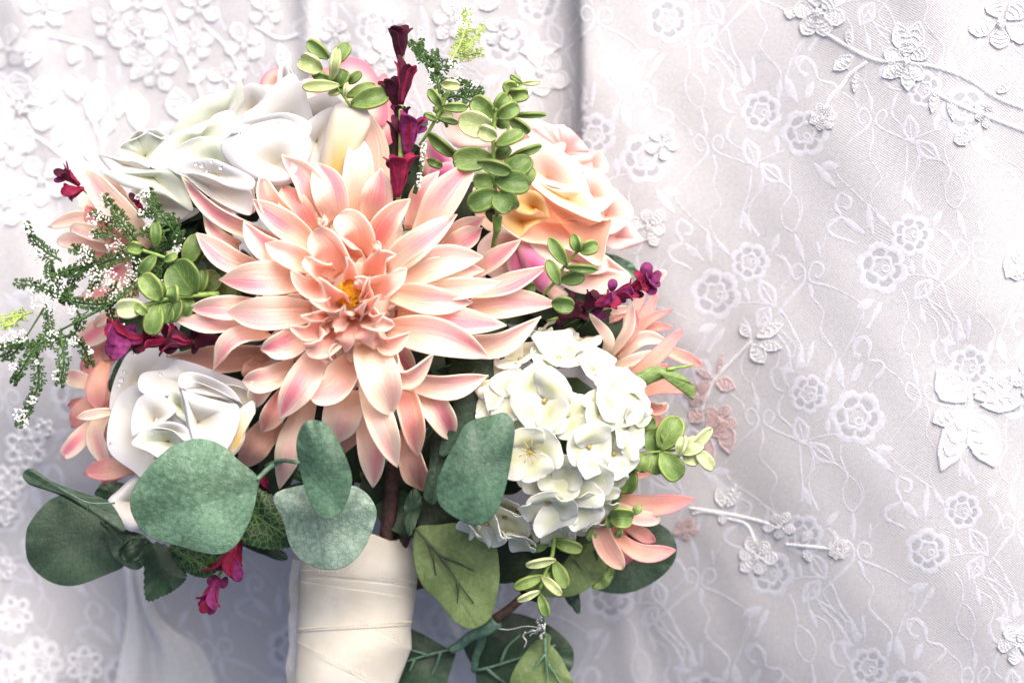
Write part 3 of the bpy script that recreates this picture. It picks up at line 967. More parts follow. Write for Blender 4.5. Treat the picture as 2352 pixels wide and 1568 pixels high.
# ---------------------------------------------------------------- the large dahlia
ctr = (845, 690)
dah = thing("dahlia", "largest peach pink dahlia, fully open in the middle of the bouquet", "flower", (*ctr, 85))
KD = plan((400) * .9408, 350 * .9408, .9408 / 1.802)
LZ = {-1: (62, 66, 60), 0: (74, 80, 74), 1: (83, 91, 86), 2: (90, 101, 98), 3: (95, 110, 112)}
def dp(pts, wd, layer, mat='dahlia', dz=(0, 0, 0), **kw):
    kw.setdefault('cup', .75)
    kw.setdefault('n', 18)
    kw.setdefault('m', 9)
    kw.setdefault('base', .55)
    kw.setdefault('p', 1.6)
    kw['q'] = kw.get('q', 1.4) * .76 if kw.get('q', 1.4) < 2 else kw['q']
    kw['cup'] = kw['cup'] * 1.25
    kw.setdefault('rib', rng.uniform(.1, .32))
    kw.setdefault('tm', rng.uniform(.42, .56))
    kw.setdefault('flute', rng.uniform(.07, .16))
    kw.setdefault('skew', rng.uniform(-.5, .5))
    kw.setdefault('twist', rng.uniform(-16, 16))
    kw.setdefault('ruff', rng.uniform(.04, .12))
    wd *= 1.08
    if mat == 'dahlia_inner':
        kw['ruff'] = .22
        wd *= 1.08
    z = [a + b for a, b in zip(LZ[layer], dz)]
    pet(dah, KD, pts, wd, z, M[mat], **kw)
A_ = 'dahlia'; C_ = 'dahlia_cream'; O_ = 'dahlia_coral'; I_ = 'dahlia_inner'; D_ = 'dahlia_dusk'
DP = [
 # back layer, clockwise from upper left
 ([(500, 420), (240, 300), (78, 148)], 120, 0, A_, (0, 6, 8), dict(cup=1.2, roll=-38, twist=20)),
 ([(700, 340), (640, 160), (518, 52)], 150, 0, A_, (6, 8, 10), dict(cup=.9, q=1.4)),
 ([(850, 340), (855, 120), (850, -45)], 140, 0, C_, (4, 6, 2), dict(cup=.6, q=1.5)),
 ([(900, 330), (905, 60), (872, -170)], 175, -1, C_, (8, 8, 8), dict(cup=.5, roll=12)),
 ([(950, 330), (945, 120), (965, -60)], 110, -1, A_, (4, 6, 6), dict(q=1.2)),
 ([(1090, 380), (1140, 220), (1210, 122)], 105, 0, A_, (4, 6, 12), dict(roll=-15)),
 ([(1130, 420), (1240, 240), (1375, 75)], 165, 0, A_, (8, 10, 14), dict(cup=.8, roll=-10)),
 ([(1200, 460), (1300, 390), (1412, 322)], 100, 0, A_, (0, 0, 2), dict(q=1.1)),
 ([(1230, 470), (1320, 420), (1402, 372)], 105, 0, A_, (4, 4, 4), dict(q=1.1)),
 ([(1340, 590), (1450, 510), (1570, 425)], 90, -1, A_, (4, 6, 10), dict(roll=-15)),
 ([(1320, 660), (1500, 625), (1698, 535)], 105, 0, A_, (2, 2, 10), dict(q=1.1, roll=-18, cup=.9)),
 ([(1340, 730), (1550, 705), (1738, 708)], 135, 0, A_, (2, 0, 2), dict(q=1.3)),
 ([(1290, 880), (1480, 880), (1660, 762)], 125, 0, C_, (2, 2, 10), dict(q=1.2, cup=.9, roll=15)),
 ([(1060, 1040), (1250, 1070), (1428, 1022)], 125, 0, A_, (6, 6, 6), dict(q=1.2, roll=12, cup=.9)),
 ([(1110, 1060), (1205, 1180), (1275, 1312)], 130, 0, A_, (0, 2, -4), dict()),
 ([(1040, 1040), (1090, 1200), (1118, 1378)], 125, 0, O_, (4, 6, -2), dict(cup=.9)),
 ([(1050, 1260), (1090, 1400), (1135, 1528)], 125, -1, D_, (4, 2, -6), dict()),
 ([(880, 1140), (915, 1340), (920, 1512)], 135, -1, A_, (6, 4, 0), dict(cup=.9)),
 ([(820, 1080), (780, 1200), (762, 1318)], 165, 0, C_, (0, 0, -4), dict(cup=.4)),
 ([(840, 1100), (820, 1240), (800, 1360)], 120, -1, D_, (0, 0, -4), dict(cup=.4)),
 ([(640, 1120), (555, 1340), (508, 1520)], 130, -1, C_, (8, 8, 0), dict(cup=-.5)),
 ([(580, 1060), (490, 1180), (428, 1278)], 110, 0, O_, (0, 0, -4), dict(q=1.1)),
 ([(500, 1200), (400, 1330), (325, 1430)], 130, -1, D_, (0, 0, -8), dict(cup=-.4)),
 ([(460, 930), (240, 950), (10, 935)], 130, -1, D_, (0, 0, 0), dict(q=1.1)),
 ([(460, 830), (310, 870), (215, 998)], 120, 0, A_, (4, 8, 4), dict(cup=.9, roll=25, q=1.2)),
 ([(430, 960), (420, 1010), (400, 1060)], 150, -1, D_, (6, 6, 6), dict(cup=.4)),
 ([(400, 780), (210, 800), (45, 778)], 112, 0, A_, (2, 4, 6), dict(cup=1., roll=14)),
 ([(440, 725), (260, 720), (108, 722)], 112, 0, A_, (8, 9, 8), dict(cup=.7)),
 ([(400, 560), (270, 510), (142, 395)], 125, 0, A_, (2, 6, 8), dict(roll=18, cup=.9)),
 ([(330, 450), (240, 410), (172, 312)], 70, 0, A_, (0, 2, 6), dict(q=1.1)),
 ([(600, 400), (470, 270), (425, 130)], 135, 0, O_, (6, 8, 12), dict(cup=1.)),
 # middle layer
 ([(760, 350), (730, 210), (668, 82)], 155, 1, A_, (-2, 0, 2), dict(cup=.55)),
 ([(660, 390), (580, 280), (520, 185)], 130, 0, O_, (8, 8, 8), dict(cup=.5)),
 ([(650, 440), (510, 340), (388, 248)], 125, 1, A_, (0, 0, 4), dict(cup=.6)),
 ([(920, 350), (945, 220), (955, 108)], 150, 1, A_, (-4, -2, 2), dict(cup=.6)),
 ([(900, 480), (985, 330), (1085, 245)], 130, 1, O_, (2, 4, 6), dict(cup=.7, roll=12)),
 ([(980, 550), (1140, 430), (1290, 312)], 135, 1, A_, (2, 4, 4), dict(cup=.6)),
 ([(1030, 610), (1220, 520), (1405, 500)], 155, 1, C_, (2, 4, 4), dict(cup=.8)),
 ([(1050, 630), (1200, 560), (1410, 560)], 120, 1, C_, (0, 2, 0), dict(cup=.5)),
 ([(1080, 650), (1290, 640), (1485, 610)], 100, 1, C_, (4, 4, 4), dict(cup=.7, q=1.3)),
 ([(1010, 660), (1200, 690), (1358, 700)], 130, 2, C_, (-4, -4, -6), dict(cup=.6)),
 ([(1030, 750), (1290, 780), (1508, 800)], 135, 1, A_, (2, 2, 2), dict(cup=.65)),
 ([(990, 820), (1220, 850), (1428, 938)], 165, 1, A_, (4, 6, 2), dict(cup=.6, q=1.5)),
 ([(990, 880), (1060, 1020), (1185, 925)], 120, 1, C_, (0, 2, 14), dict(cup=.9, roll=25)),
 ([(890, 860), (950, 1030), (1002, 1200)], 190, 1, C_, (6, 8, 2), dict(cup=.75)),
 ([(890, 1030), (960, 1240), (1028, 1425)], 135, 0, C_, (8, 8, 2), dict(cup=.75)),
 ([(690, 920), (600, 1060), (508, 1212)], 150, 1, A_, (2, 4, 0), dict(cup=.7)),
 ([(820, 960), (740, 1080), (640, 1105)], 165, 1, A_, (0, 0, 6), dict(cup=.9, q=2.4)),
 ([(580, 980), (450, 1040), (345, 1045)], 120, 0, C_, (6, 6, 6), dict(cup=.8, roll=10)),
 ([(480, 1010), (420, 1090), (395, 1170)], 100, 0, C_, (2, 2, 2), dict(cup=.7, q=1.2)),
 ([(640, 840), (520, 890), (425, 908)], 135, 1, A_, (0, 2, 4), dict(cup=.7, q=1.3)),
 ([(650, 740), (450, 745), (270, 742)], 150, 1, A_, (4, 6, 2), dict(cup=.55, q=1.3)),
 ([(620, 600), (420, 590), (242, 600)], 150, 1, A_, (2, 4, 0), dict(cup=.55, q=1.3)),
 ([(580, 530), (430, 450), (350, 345)], 125, 1, A_, (-2, 0, 4), dict(cup=.8, roll=14)),
 ([(660, 540), (540, 490), (445, 440)], 115, 1, C_, (4, 6, 6), dict(cup=.7)),
 # inner, more upright
 ([(860, 480), (840, 380), (775, 312)], 165, 2, I_, (0, 0, 2), dict(cup=.9, q=2.4)),
 ([(790, 570), (720, 450), (655, 388)], 175, 2, I_, (2, 2, 6), dict(cup=.9, q=2.4, roll=-14)),
 ([(870, 500), (780, 420), (720, 400)], 120, 3, I_, (-6, -8, -8), dict(cup=1.1, roll=-40)),
 ([(900, 590), (960, 500), (1020, 490)], 130, 2, I_, (0, 2, 8), dict(cup=1.1, roll=20)),
 ([(920, 650), (1000, 610), (1068, 548)], 115, 2, I_, (2, 4, 4), dict(cup=.9)),
 ([(740, 650), (620, 640), (560, 560)], 140, 2, I_, (0, 0, 4), dict(cup=1.1, roll=25)),
 ([(720, 570), (660, 540), (620, 500)], 110, 2, I_, (4, 6, 6), dict(cup=1.)),
 ([(720, 760), (630, 830), (552, 805)], 120, 2, I_, (0, 0, 4), dict(cup=1.1, roll=-15)),
 ([(740, 810), (690, 890), (625, 900)], 140, 2, I_, (0, 2, 4), dict(cup=1., q=2.4, roll=-20)),
 ([(760, 830), (720, 930), (740, 960)], 130, 2, I_, (0, 0, 2), dict(cup=.8, roll=30)),
 ([(800, 770), (800, 850), (800, 920)], 110, 2, I_, (4, 4, 2), dict(cup=-.8)),
 ([(840, 770), (880, 830), (915, 890)], 100, 2, I_, (4, 4, 2), dict(cup=-.7)),
 ([(870, 740), (950, 790), (1015, 800)], 105, 2, I_, (4, 6, 6), dict(cup=.9)),
 ([(930, 810), (990, 880), (1085, 830)], 105, 2, I_, (-2, -2, 4), dict(cup=1.1, roll=20)),
 ([(880, 830), (930, 870), (950, 900)], 110, 2, I_, (-4, -4, -4), dict(cup=.8)),
 ([(790, 700), (730, 640), (680, 590)], 110, 3, I_, (-2, 0, 4), dict(cup=1.1, roll=-20)),
 ([(770, 720), (700, 720), (640, 690)], 90, 3, I_, (-2, 0, 4), dict(cup=1.2, roll=30)),
 ([(720, 770), (650, 770), (600, 760)], 70, 3, I_, (-4, -4, 0), dict(cup=1.2, roll=20)),
 ([(820, 610), (815, 540), (800, 500)], 80, 3, I_, (-2, 0, 4), dict(cup=1.1, twist=25)),
 ([(880, 660), (880, 600), (840, 590)], 100, 3, I_, (-2, 2, 4), dict(cup=1.1, roll=-25)),
 ([(890, 700), (890, 630), (905, 585)], 80, 3, I_, (-2, 2, 4), dict(cup=1.1, roll=25)),
 ([(880, 730), (920, 700), (955, 665)], 80, 3, I_, (-2, 2, 6), dict(cup=1.2)),
 ([(860, 760), (870, 730), (895, 690)], 60, 3, I_, (-2, 2, 6), dict(cup=1.1)),
 ([(820, 760), (790, 740), (795, 712)], 70, 3, I_, (-4, 2, 6), dict(cup=1.1)),
 ([(790, 740), (770, 800), (755, 830)], 80, 3, I_, (-4, -2, 0), dict(cup=-1.)),
 ([(880, 770), (930, 780), (975, 745)], 75, 3, I_, (-4, -2, 2), dict(cup=1.1)),
 ([(930, 440), (950, 470), (930, 440)], 40, 2, I_, (8, 10, 12), dict(cup=1.1)),
 ([(700, 330), (705, 350), (712, 318)], 45, 2, I_, (8, 10, 12), dict(cup=1.1)),
]
for pts, wd, ly, mt, dz, kw in DP:
    dp(pts, wd, ly, mt, dz, **kw)
# hidden bed of petals that closes the gaps between the visible ones
for k in range(24):
    a = k * 2 * math.pi / 24 + rng.uniform(-.09, .09)
    c, s_ = math.cos(a), math.sin(a)
    lt = rng.uniform(330, 440) * (1 + .12 * abs(c))
    dp([(815 + 130 * c, 690 + 130 * s_), (815 + lt * .66 * c, 690 + lt * .66 * s_), (815 + lt * c, 690 + lt * s_)], rng.uniform(120, 155), 0, [A_, C_, O_, A_, D_][k % 5], (-6, -5, -9 + rng.uniform(-4, 4)), cup=rng.uniform(.3, .7))
for k in range(15):
    a = k * 2 * math.pi / 15 + .3
    c, s_ = math.cos(a), math.sin(a)
    dp([(820 + 60 * c, 690 + 60 * s_), (820 + 130 * c, 690 + 130 * s_), (820 + 205 * c, 690 + 205 * s_)], 120, 0, I_, (6, 2, 0), cup=.5)
for k in range(12):
    a = k * 2 * math.pi / 12 + .2
    c, s_ = math.cos(a), math.sin(a)
    pet(dah, KD, [(815 + 40 * c, 690 + 40 * s_), (815 + 240 * c, 690 + 240 * s_), (815 + 430 * c, 690 + 430 * s_)], 260, (56, 60, 54), M['euc_deep'], name='sepal', cup=.3, q=1.3, tm=.45)
pol = Acc()
for k in range(120):
    a, r = k * 2.39996, 62 * math.sqrt(k / 120.)
    x, y = 815 + r * math.cos(a) * .8, 660 + r * math.sin(a)
    pol.add(*ball(P(*KD(x, y), 99 - r * .05 + rng.uniform(-1, 1)), .0011, (1, 1, 1.2)))
pol.build("stamens", M['pollen'], dah, kind='stuff')
mk("petal_base", *tube_geo([P(*KD(815, 690), 40), P(*KD(815, 690), 80), P(*KD(815, 690), 86)], [.006, .016, .012], 6, 18)[:2], M['dahlia_coral'], dah)

# ---------------------------------------------------------------- smaller dahlias at the sides
def side_dahlia(label, A, rows, loc, mats):
    t = thing("dahlia", label, "flower", loc, "smaller dahlias at the edge of the bouquet")
    for k, (pts, wd, z, mt, kw) in enumerate(rows):
        kw = dict(dict(cup=.8, q=1.3, base=.45, n=14, flute=rng.uniform(.04, .1), skew=rng.uniform(-.4, .4), ruff=.08), **kw)
        pet(t, A, pts, wd, z, M[mt], **kw)
    return t
Kd = plan(1350 * .9408, 600 * .9408, .9408 / 3.92)
S_ = 'dahlia_side'
side_dahlia("smaller peach dahlia with pink tips under the burgundy sprig beside the hydrangea", Kd, [
    ([(430, 1130), (330, 900), (380, 700)], 170, (48, 50, 46), D_, dict(cup=-.4)),
    ([(450, 1120), (540, 900), (350, 650)], 115, (56, 64, 60), C_, dict(cup=-.7, roll=10)),
    ([(500, 1000), (560, 840), (650, 680)], 110, (44, 48, 44), O_, {}),
    ([(540, 1060), (720, 800), (750, 530)], 120, (54, 60, 58), C_, dict(cup=.9)),
    ([(600, 1040), (770, 830), (800, 620)], 90, (50, 54, 52), S_, {}),
    ([(620, 980), (850, 720), (1000, 450)], 130, (40, 42, 40), S_, {}),
    ([(560, 900), (760, 640), (890, 430)], 110, (36, 38, 36), S_, {}),
    ([(700, 960), (900, 720), (1148, 608)], 100, (40, 44, 42), S_, dict(q=1.1)),
    ([(760, 880), (950, 780), (1148, 780)], 95, (36, 38, 34), S_, dict(q=1.1)),
    ([(600, 1100), (840, 890), (1085, 910)], 150, (44, 48, 44), C_, {}),
    ([(1000, 960), (1190, 1040), (1435, 1142)], 135, (34, 36, 30), S_, dict(q=1.1)),
    ([(680, 1290), (960, 1090), (1240, 800)], 150, (54, 60, 60), S_, dict(cup=.5, q=1.8)),
    ([(560, 1160), (780, 1090), (1000, 1010)], 120, (50, 54, 52), C_, {}),
    ([(700, 1240), (900, 1200), (1122, 1138)], 80, (38, 40, 34), S_, dict(q=1.1)),
    ([(640, 1500), (1000, 1340), (1305, 1390)], 170, (50, 54, 48), S_, dict(cup=.8)),
    ([(820, 1520), (1000, 1560), (1100, 1510)], 150, (44, 50, 52), O_, dict(cup=1.2, q=2)),
    ([(700, 1420), (960, 1270), (1220, 1290)], 100, (42, 44, 40), S_, {}),
    ([(460, 600), (600, 620), (745, 592)], 90, (48, 50, 48), C_, {}),
    ([(480, 740), (590, 690), (690, 640)], 80, (48, 50, 48), S_, {}),
    ([(920, 420), (980, 320), (1075, 240)], 110, (34, 36, 38), C_, dict(q=2)),
    ([(520, 1200), (640, 1220), (760, 1150)], 150, (44, 46, 46), C_, dict(cup=-.4)),
    ([(560, 1420), (700, 1500), (900, 1640)], 190, (34, 34, 30), O_, dict(cup=.4)),
    ([(480, 1150), (640, 1000), (760, 900)], 180, (38, 40, 38), O_, dict(cup=.4)),
], (1390, 850, 30), None)
Ke = plan(1100 * .9408, 750 * .9408, .9408 / 2.34)
side_dahlia("pink tipped dahlia petals fanning out below the hydrangea above a round dark leaf", Ke, [
    ([(900, 1080), (1140, 1130), (1400, 1092)], 125, (52, 56, 50), S_, dict(q=1.0, cup=.6)),
    ([(900, 1120), (1050, 1190), (1200, 1215)], 100, (54, 58, 54), C_, dict(q=1.8)),
    ([(960, 1220), (1070, 1280), (1172, 1340)], 90, (46, 48, 42), S_, dict(q=1.1)),
    ([(930, 1300), (1090, 1400), (1288, 1386)], 115, (50, 54, 50), S_, dict(q=1.1, cup=.9)),
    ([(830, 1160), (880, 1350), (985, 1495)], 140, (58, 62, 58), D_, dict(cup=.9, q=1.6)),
    ([(950, 1140), (1020, 1240), (1060, 1280)], 110, (44, 46, 44), S_, {}),
    ([(900, 1220), (980, 1360), (1010, 1470)], 110, (40, 42, 36), S_, {}),
    ([(960, 980), (1060, 940), (1150, 950)], 90, (44, 46, 44), O_, {}),
    ([(1080, 620), (1150, 640), (1220, 680)], 100, (42, 44, 42), S_, {}),
    ([(860, 1040), (960, 1180), (1000, 1280)], 140, (40, 40, 36), S_, dict(cup=.3)),
], (1420, 1200, 30), None)
Kl = plan(0, 376.3, .42)
Lb = plan(0, 940.8, .4002)
side_dahlia("cream peach dahlia with wide curled petals behind the white budded sprig", Kl, [
    ([(840, 440), (640, 240), (468, 40)], 190, (58, 66, 62), C_, dict(cup=.8, roll=-20, q=1.8)),
    ([(800, 420), (640, 250), (540, 60)], 190, (52, 56, 52), D_, dict(cup=.5)),
    ([(700, 380), (520, 240), (430, 60)], 140, (44, 46, 42), C_, {}),
    ([(600, 340), (440, 295), (262, 345)], 85, (46, 48, 44), C_, dict(q=1.1)),
    ([(620, 420), (450, 360), (385, 350)], 90, (50, 54, 52), C_, dict(q=2)),
    ([(660, 470), (470, 420), (310, 425)], 115, (44, 46, 42), C_, dict(q=1.8)),
    ([(760, 470), (600, 390), (470, 230)], 140, (46, 50, 48), S_, {}),
    ([(720, 500), (600, 500), (420, 480)], 160, (40, 40, 36), A_, {}),
    ([(760, 420), (700, 280), (640, 180)], 160, (46, 48, 46), A_, {}),
    ([(820, 560), (660, 600), (480, 600)], 200, (38, 38, 34), A_, dict(cup=.3)),
], (290, 560, 30), None)
side_dahlia("peach pink dahlia at the outer edge with petals drooping beside the white rose", Kl, [
    ([(700, 820), (560, 900), (430, 990)], 150, (46, 50, 46), A_, {}),
    ([(640, 800), (560, 850), (515, 890)], 70, (56, 58, 56), C_, dict(q=1.3)),
    ([(760, 700), (600, 700), (440, 730)], 130, (42, 44, 40), A_, {}),
    ([(740, 860), (600, 960), (480, 1060)], 190, (40, 42, 38), D_, dict(cup=.4)),
    ([(580, 1090), (530, 1210), (540, 1345)], 130, (54, 58, 54), S_, dict(cup=.9)),
    ([(520, 1200), (440, 1180), (355, 1158)], 105, (46, 48, 44), C_, dict(q=1.5)),
    ([(560, 1260), (450, 1340), (395, 1440)], 95, (46, 48, 42), S_, {}),
    ([(640, 1350), (530, 1365), (418, 1388)], 62, (60, 62, 60), C_, dict(q=1.1)),
    ([(520, 1330), (450, 1310), (370, 1320)], 70, (38, 38, 34), S_, dict(q=1.1)),
    ([(640, 1030), (540, 1080), (440, 1120)], 130, (38, 40, 36), S_, {}),
    ([(520, 1400), (430, 1510), (340, 1600)], 110, (44, 46, 42), A_, dict(q=2)),
    ([(600, 1340), (520, 1480), (590, 1660)], 110, (48, 50, 44), C_, dict(q=1.2)),
    ([(620, 1300), (560, 1440), (520, 1500)], 120, (40, 42, 38), S_, {}),
    ([(800, 1640), (660, 1660), (460, 1690)], 130, (46, 48, 42), S_, dict(q=1.2)),
    ([(720, 1620), (600, 1560), (460, 1520)], 60, (36, 38, 32), C_, dict(q=1.2)),
    ([(700, 1680), (620, 1720), (540, 1770)], 50, (34, 36, 30), S_, dict(q=1.1)),
    ([(640, 900), (560, 1000), (520, 1120)], 200, (34, 34, 30), S_, dict(cup=.3)),
    ([(660, 1200), (580, 1300), (520, 1420)], 200, (32, 32, 28), S_, dict(cup=.3)),
], (230, 870, 30), None)
# ---------------------------------------------------------------- roses
def rose(label, A, rows, loc, group=None, core=None, heart=None):
    t = thing("rose", label, "flower", loc, group)
    for pts, z, mt, kw in rows:
        kw = dict(dict(bulge=3, ruff=.28, rk=3, th=.0003, wave=.2, crease=.4, M=72, rings=14, heart=None if 'cen' in kw else heart), **kw)
        kw['bulge'] *= .7
        sheet("petal", pts, M[mt], t, A=A, z=z, **kw)
    if core:
        (x, y), z, r, mt = core
        k = abs(A(1, 0)[0] - A(0, 0)[0])
        c = P(*A(x, y), z)
        V, F = ball(c, r * k * S(z), (1, 1, .6))
        mk("rose_centre", V, F, M[mt], t)
        tube("stem", [c, (c + P(890, 1180, 40)) / 2 - np.array([0, 0, .01]), P(890, 1180, 38)], [.002, .002], M['stem_dark'], t)
    return t
Kr1 = plan(188.2, 141.1, .32)
W_, G_ = 'rose_white', 'rose_green'
rose("biggest white rose, leaning over the top of the large dahlia", Kr1, [
    ([(640, 530), (720, 400), (840, 270), (1060, 200), (1140, 140), (1155, 300), (1000, 500), (860, 640)], 58, G_, dict(tilt=(6, -4), ruff=.7)),
    ([(1040, 480), (1060, 340), (1180, 170), (1290, 170), (1365, 205), (1290, 330), (1200, 440)], 60, W_, dict(tilt=(0, -4), bulge=1.8)),
    ([(1150, 420), (1290, 290), (1440, 150), (1580, 150), (1620, 280), (1660, 450), (1600, 660), (1300, 620)], 68, W_, dict(tilt=(0, -8), bulge=4.8, lip=-1)),
    ([(1560, 330), (1740, 225), (1830, 250), (1862, 320), (1780, 600), (1620, 600)], 64, W_, dict(tilt=(6, -6), bulge=3.6)),
    ([(1700, 860), (1740, 560), (1800, 340), (1880, 290), (2000, 300), (2070, 420), (2000, 640), (1900, 900), (1820, 950)], 78, 'rose_yellow', dict(tilt=(4, -4), bulge=5.4, lip=-2, cen=(1820, 800))),
    ([(1520, 560), (1660, 400), (1800, 330), (1830, 420), (1760, 620), (1700, 800), (1580, 840)], 74, W_, dict(bulge=3, tilt=(-6, 0))),
    ([(1000, 620), (1060, 530), (1240, 440), (1470, 400), (1600, 480), (1650, 640), (1570, 830), (1400, 895), (1240, 855), (1080, 750)], 84, W_, dict(bulge=6.6, e=2.4, lip=-1.5, ruff=.4, tilt=(0, 4))),
    ([(1050, 450), (1240, 400), (1480, 370), (1640, 450), (1600, 560), (1460, 440), (1240, 470), (1080, 520)], 84, W_, dict(bulge=1.8)),
    ([(480, 745), (560, 600), (700, 500), (860, 480), (960, 380), (1090, 370), (1110, 560), (1000, 770), (700, 810)], 68, G_, dict(bulge=3.6, ruff=.7)),
    ([(610, 750), (635, 660), (740, 580), (860, 540), (1000, 560), (1060, 700), (1080, 820), (800, 850)], 76, G_, dict(bulge=3, lip=1)),
    ([(690, 800), (720, 735), (900, 695), (1040, 740), (1230, 840), (1210, 925), (1060, 905), (940, 845), (800, 805)], 94, W_, dict(bulge=1.8, tilt=(0, -5), ruff=.5)),
    ([(710, 790), (800, 800), (960, 835), (1200, 920), (1220, 1090), (1120, 1080), (900, 960)], 88, 'rose_under_shade', dict(bulge=-3, tilt=(0, -4))),  # underside of the folded petal, its shade put into the colour
    ([(940, 1050), (1060, 1080), (1240, 1080), (1210, 880), (1080, 840), (920, 840)], 84, 'rose_blush', dict(bulge=-2)),
    ([(640, 640), (900, 420), (1300, 420), (1700, 420), (1900, 600), (1800, 900), (1300, 950), (800, 900)], 56, G_, dict(bulge=3.6)),
    ([(1420, 200), (1430, 20), (1470, 20), (1490, 130), (1440, 240)], 56, W_, dict(bulge=2)),
    ([(1300, 260), (1420, 140), (1520, 90), (1560, 200), (1440, 300)], 58, G_, dict(bulge=1.8)),
], (640, 330, 45), "white roses of the bouquet", ((1450, 640), 60, 150, W_), (1450, 860))
rose("greenish white open rose at the upper left, beside the biggest white rose", Kr1, [
    ([(260, 650), (330, 560), (380, 510), (480, 488), (610, 540), (560, 650), (470, 770), (330, 740)], 58, G_, dict(bulge=2.4, lip=1.5, ruff=.7, rk=9)),
    ([(120, 668), (260, 690), (400, 722), (500, 790), (380, 805), (220, 790)], 64, W_, dict(bulge=1.8, ruff=.9)),
    ([(150, 795), (330, 788), (560, 782), (640, 800), (740, 900), (790, 1080), (600, 970), (420, 925), (280, 885)], 70, G_, dict(bulge=3, lip=-1)),
    ([(360, 920), (560, 940), (760, 1050), (720, 1130), (560, 1160), (460, 1040)], 62, 'rose_under_shade', dict(bulge=1.8)),
    ([(580, 1020), (760, 1040), (840, 1080), (700, 1160), (640, 1180)], 58, W_, dict(bulge=2)),
    ([(300, 760), (480, 700), (700, 740), (820, 900), (640, 960), (420, 880)], 56, G_, dict(bulge=3)),
    ([(310, 580), (400, 500), (470, 500), (420, 540)], 61, W_, dict(bulge=2)),
    ([(460, 500), (540, 490), (625, 545), (580, 560)], 61, W_, dict(bulge=2)),
], (430, 380, 40), "white roses of the bouquet", ((480, 800), 48, 110, G_), (500, 795))
Kw = plan(188.2, 771.5, .3)
wr = rose("white rose at the lower left with dew drops, partly behind the broad eucalyptus leaf", Kw, [
    ([(370, 120), (520, 85), (670, 130), (680, 250), (480, 320), (440, 430), (280, 500), (215, 570), (225, 420), (290, 240)], 58, W_, dict(tilt=(0, 8), bulge=2.4)),
    ([(450, 370), (300, 440), (230, 560), (190, 760), (220, 900), (380, 1025), (500, 1090), (640, 900), (580, 600)], 64, W_, dict(bulge=4.2, lip=1)),
    ([(440, 420), (455, 290), (640, 255), (700, 180), (860, 210), (1100, 300), (1250, 360), (1335, 480), (1300, 570), (1100, 480), (760, 430), (600, 470)], 72, W_, dict(bulge=1.8, ruff=.7)),
    ([(380, 720), (385, 600), (440, 470), (550, 438), (660, 485), (720, 570), (620, 660), (520, 720), (400, 775)], 78, W_, dict(bulge=2.4, ruff=.9)),
    ([(655, 510), (690, 430), (760, 435), (810, 560), (830, 670), (740, 620)], 76, 'rose_green', dict(bulge=1.8)),
    ([(560, 640), (640, 560), (760, 640), (820, 700), (700, 760), (560, 740)], 74, W_, dict(bulge=2.4)),
    ([(745, 360), (900, 330), (1100, 400), (1225, 505), (1180, 560), (1000, 520), (820, 470)], 76, 'rose_under_shade', dict(bulge=-7)),  # recess inside the cup, shade put into the sheet's colour
    ([(742, 365), (800, 420), (950, 470), (1100, 510), (1195, 535), (1200, 680), (1090, 890), (900, 930), (820, 740), (775, 500)], 88, W_, dict(bulge=4.8, e=2.4, lip=-1)),
    ([(738, 370), (765, 290), (900, 285), (1120, 385), (1215, 498), (1160, 480), (1020, 405), (860, 350), (775, 400)], 90, W_, dict(bulge=1.5, ruff=.3)),
    ([(380, 820), (480, 720), (560, 680), (700, 700), (800, 800), (830, 920), (640, 950), (500, 880)], 82, 'rose_green', dict(bulge=3, lip=1)),
    ([(480, 720), (620, 655), (770, 680), (850, 770), (800, 810), (700, 725), (560, 700)], 88, W_, dict(bulge=2)),
    ([(1060, 860), (1130, 640), (1230, 540), (1310, 498), (1325, 590), (1260, 645), (1240, 800), (1160, 915), (1080, 920)], 84, 'rose_yellow', dict(bulge=2.4, cen=(1190, 830))),
    ([(1100, 380), (1240, 400), (1330, 500), (1290, 570), (1210, 500)], 80, 'rose_under_shade', dict(bulge=-3)),
    ([(430, 1050), (520, 1050), (470, 1220), (400, 1330), (445, 1475), (360, 1488), (250, 1395), (198, 1270), (280, 1180)], 60, W_, dict(bulge=3, lip=-2)),
    ([(300, 500), (800, 350), (1250, 480), (1200, 850), (700, 980), (300, 900)], 56, W_, dict(bulge=3)),
    ([(560, 900), (760, 850), (1000, 860), (1000, 1000), (640, 1010)], 80, W_, dict(bulge=3)),
], (390, 1010, 40), "white roses of the bouquet", ((700, 700), 56, 160, 'rose_yellow'), (700, 800))
dr = Acc()
for A, pts in [(Kw, [(325, 275, 18, 63), (303, 333, 24, 64), (285, 370, 15, 64), (390, 135, 14, 62), (425, 135, 13, 63), (545, 740, 14, 86), (600, 290, 16, 76), (435, 525, 14, 81), (215, 820, 20, 66)]),
               (Kr1, [(820, 735, 18, 99), (860, 745, 24, 99), (895, 795, 16, 98), (995, 760, 22, 98), (1130, 520, 14, 92), (930, 720, 12, 99)])]:
    k = abs(A(1, 0)[0] - A(0, 0)[0])
    for x, y, r, z in pts:
        dr.add(*ball(P(*A(x, y), z), r * k * S(z), (1, .9, .5)))
t = NT("water drop")
t.b.inputs['Transmission Weight'].default_value = 1.
t.b.inputs['IOR'].default_value = 1.33
M['water'] = t.fin((1, 1, 1, 1), .02, .5)
o = dr.build("water_droplets", M['water'], None, kind='stuff')
Kp = plan(987.8, 188.2, .3299)
B_, PE = 'rose_blush', 'rose_peach'
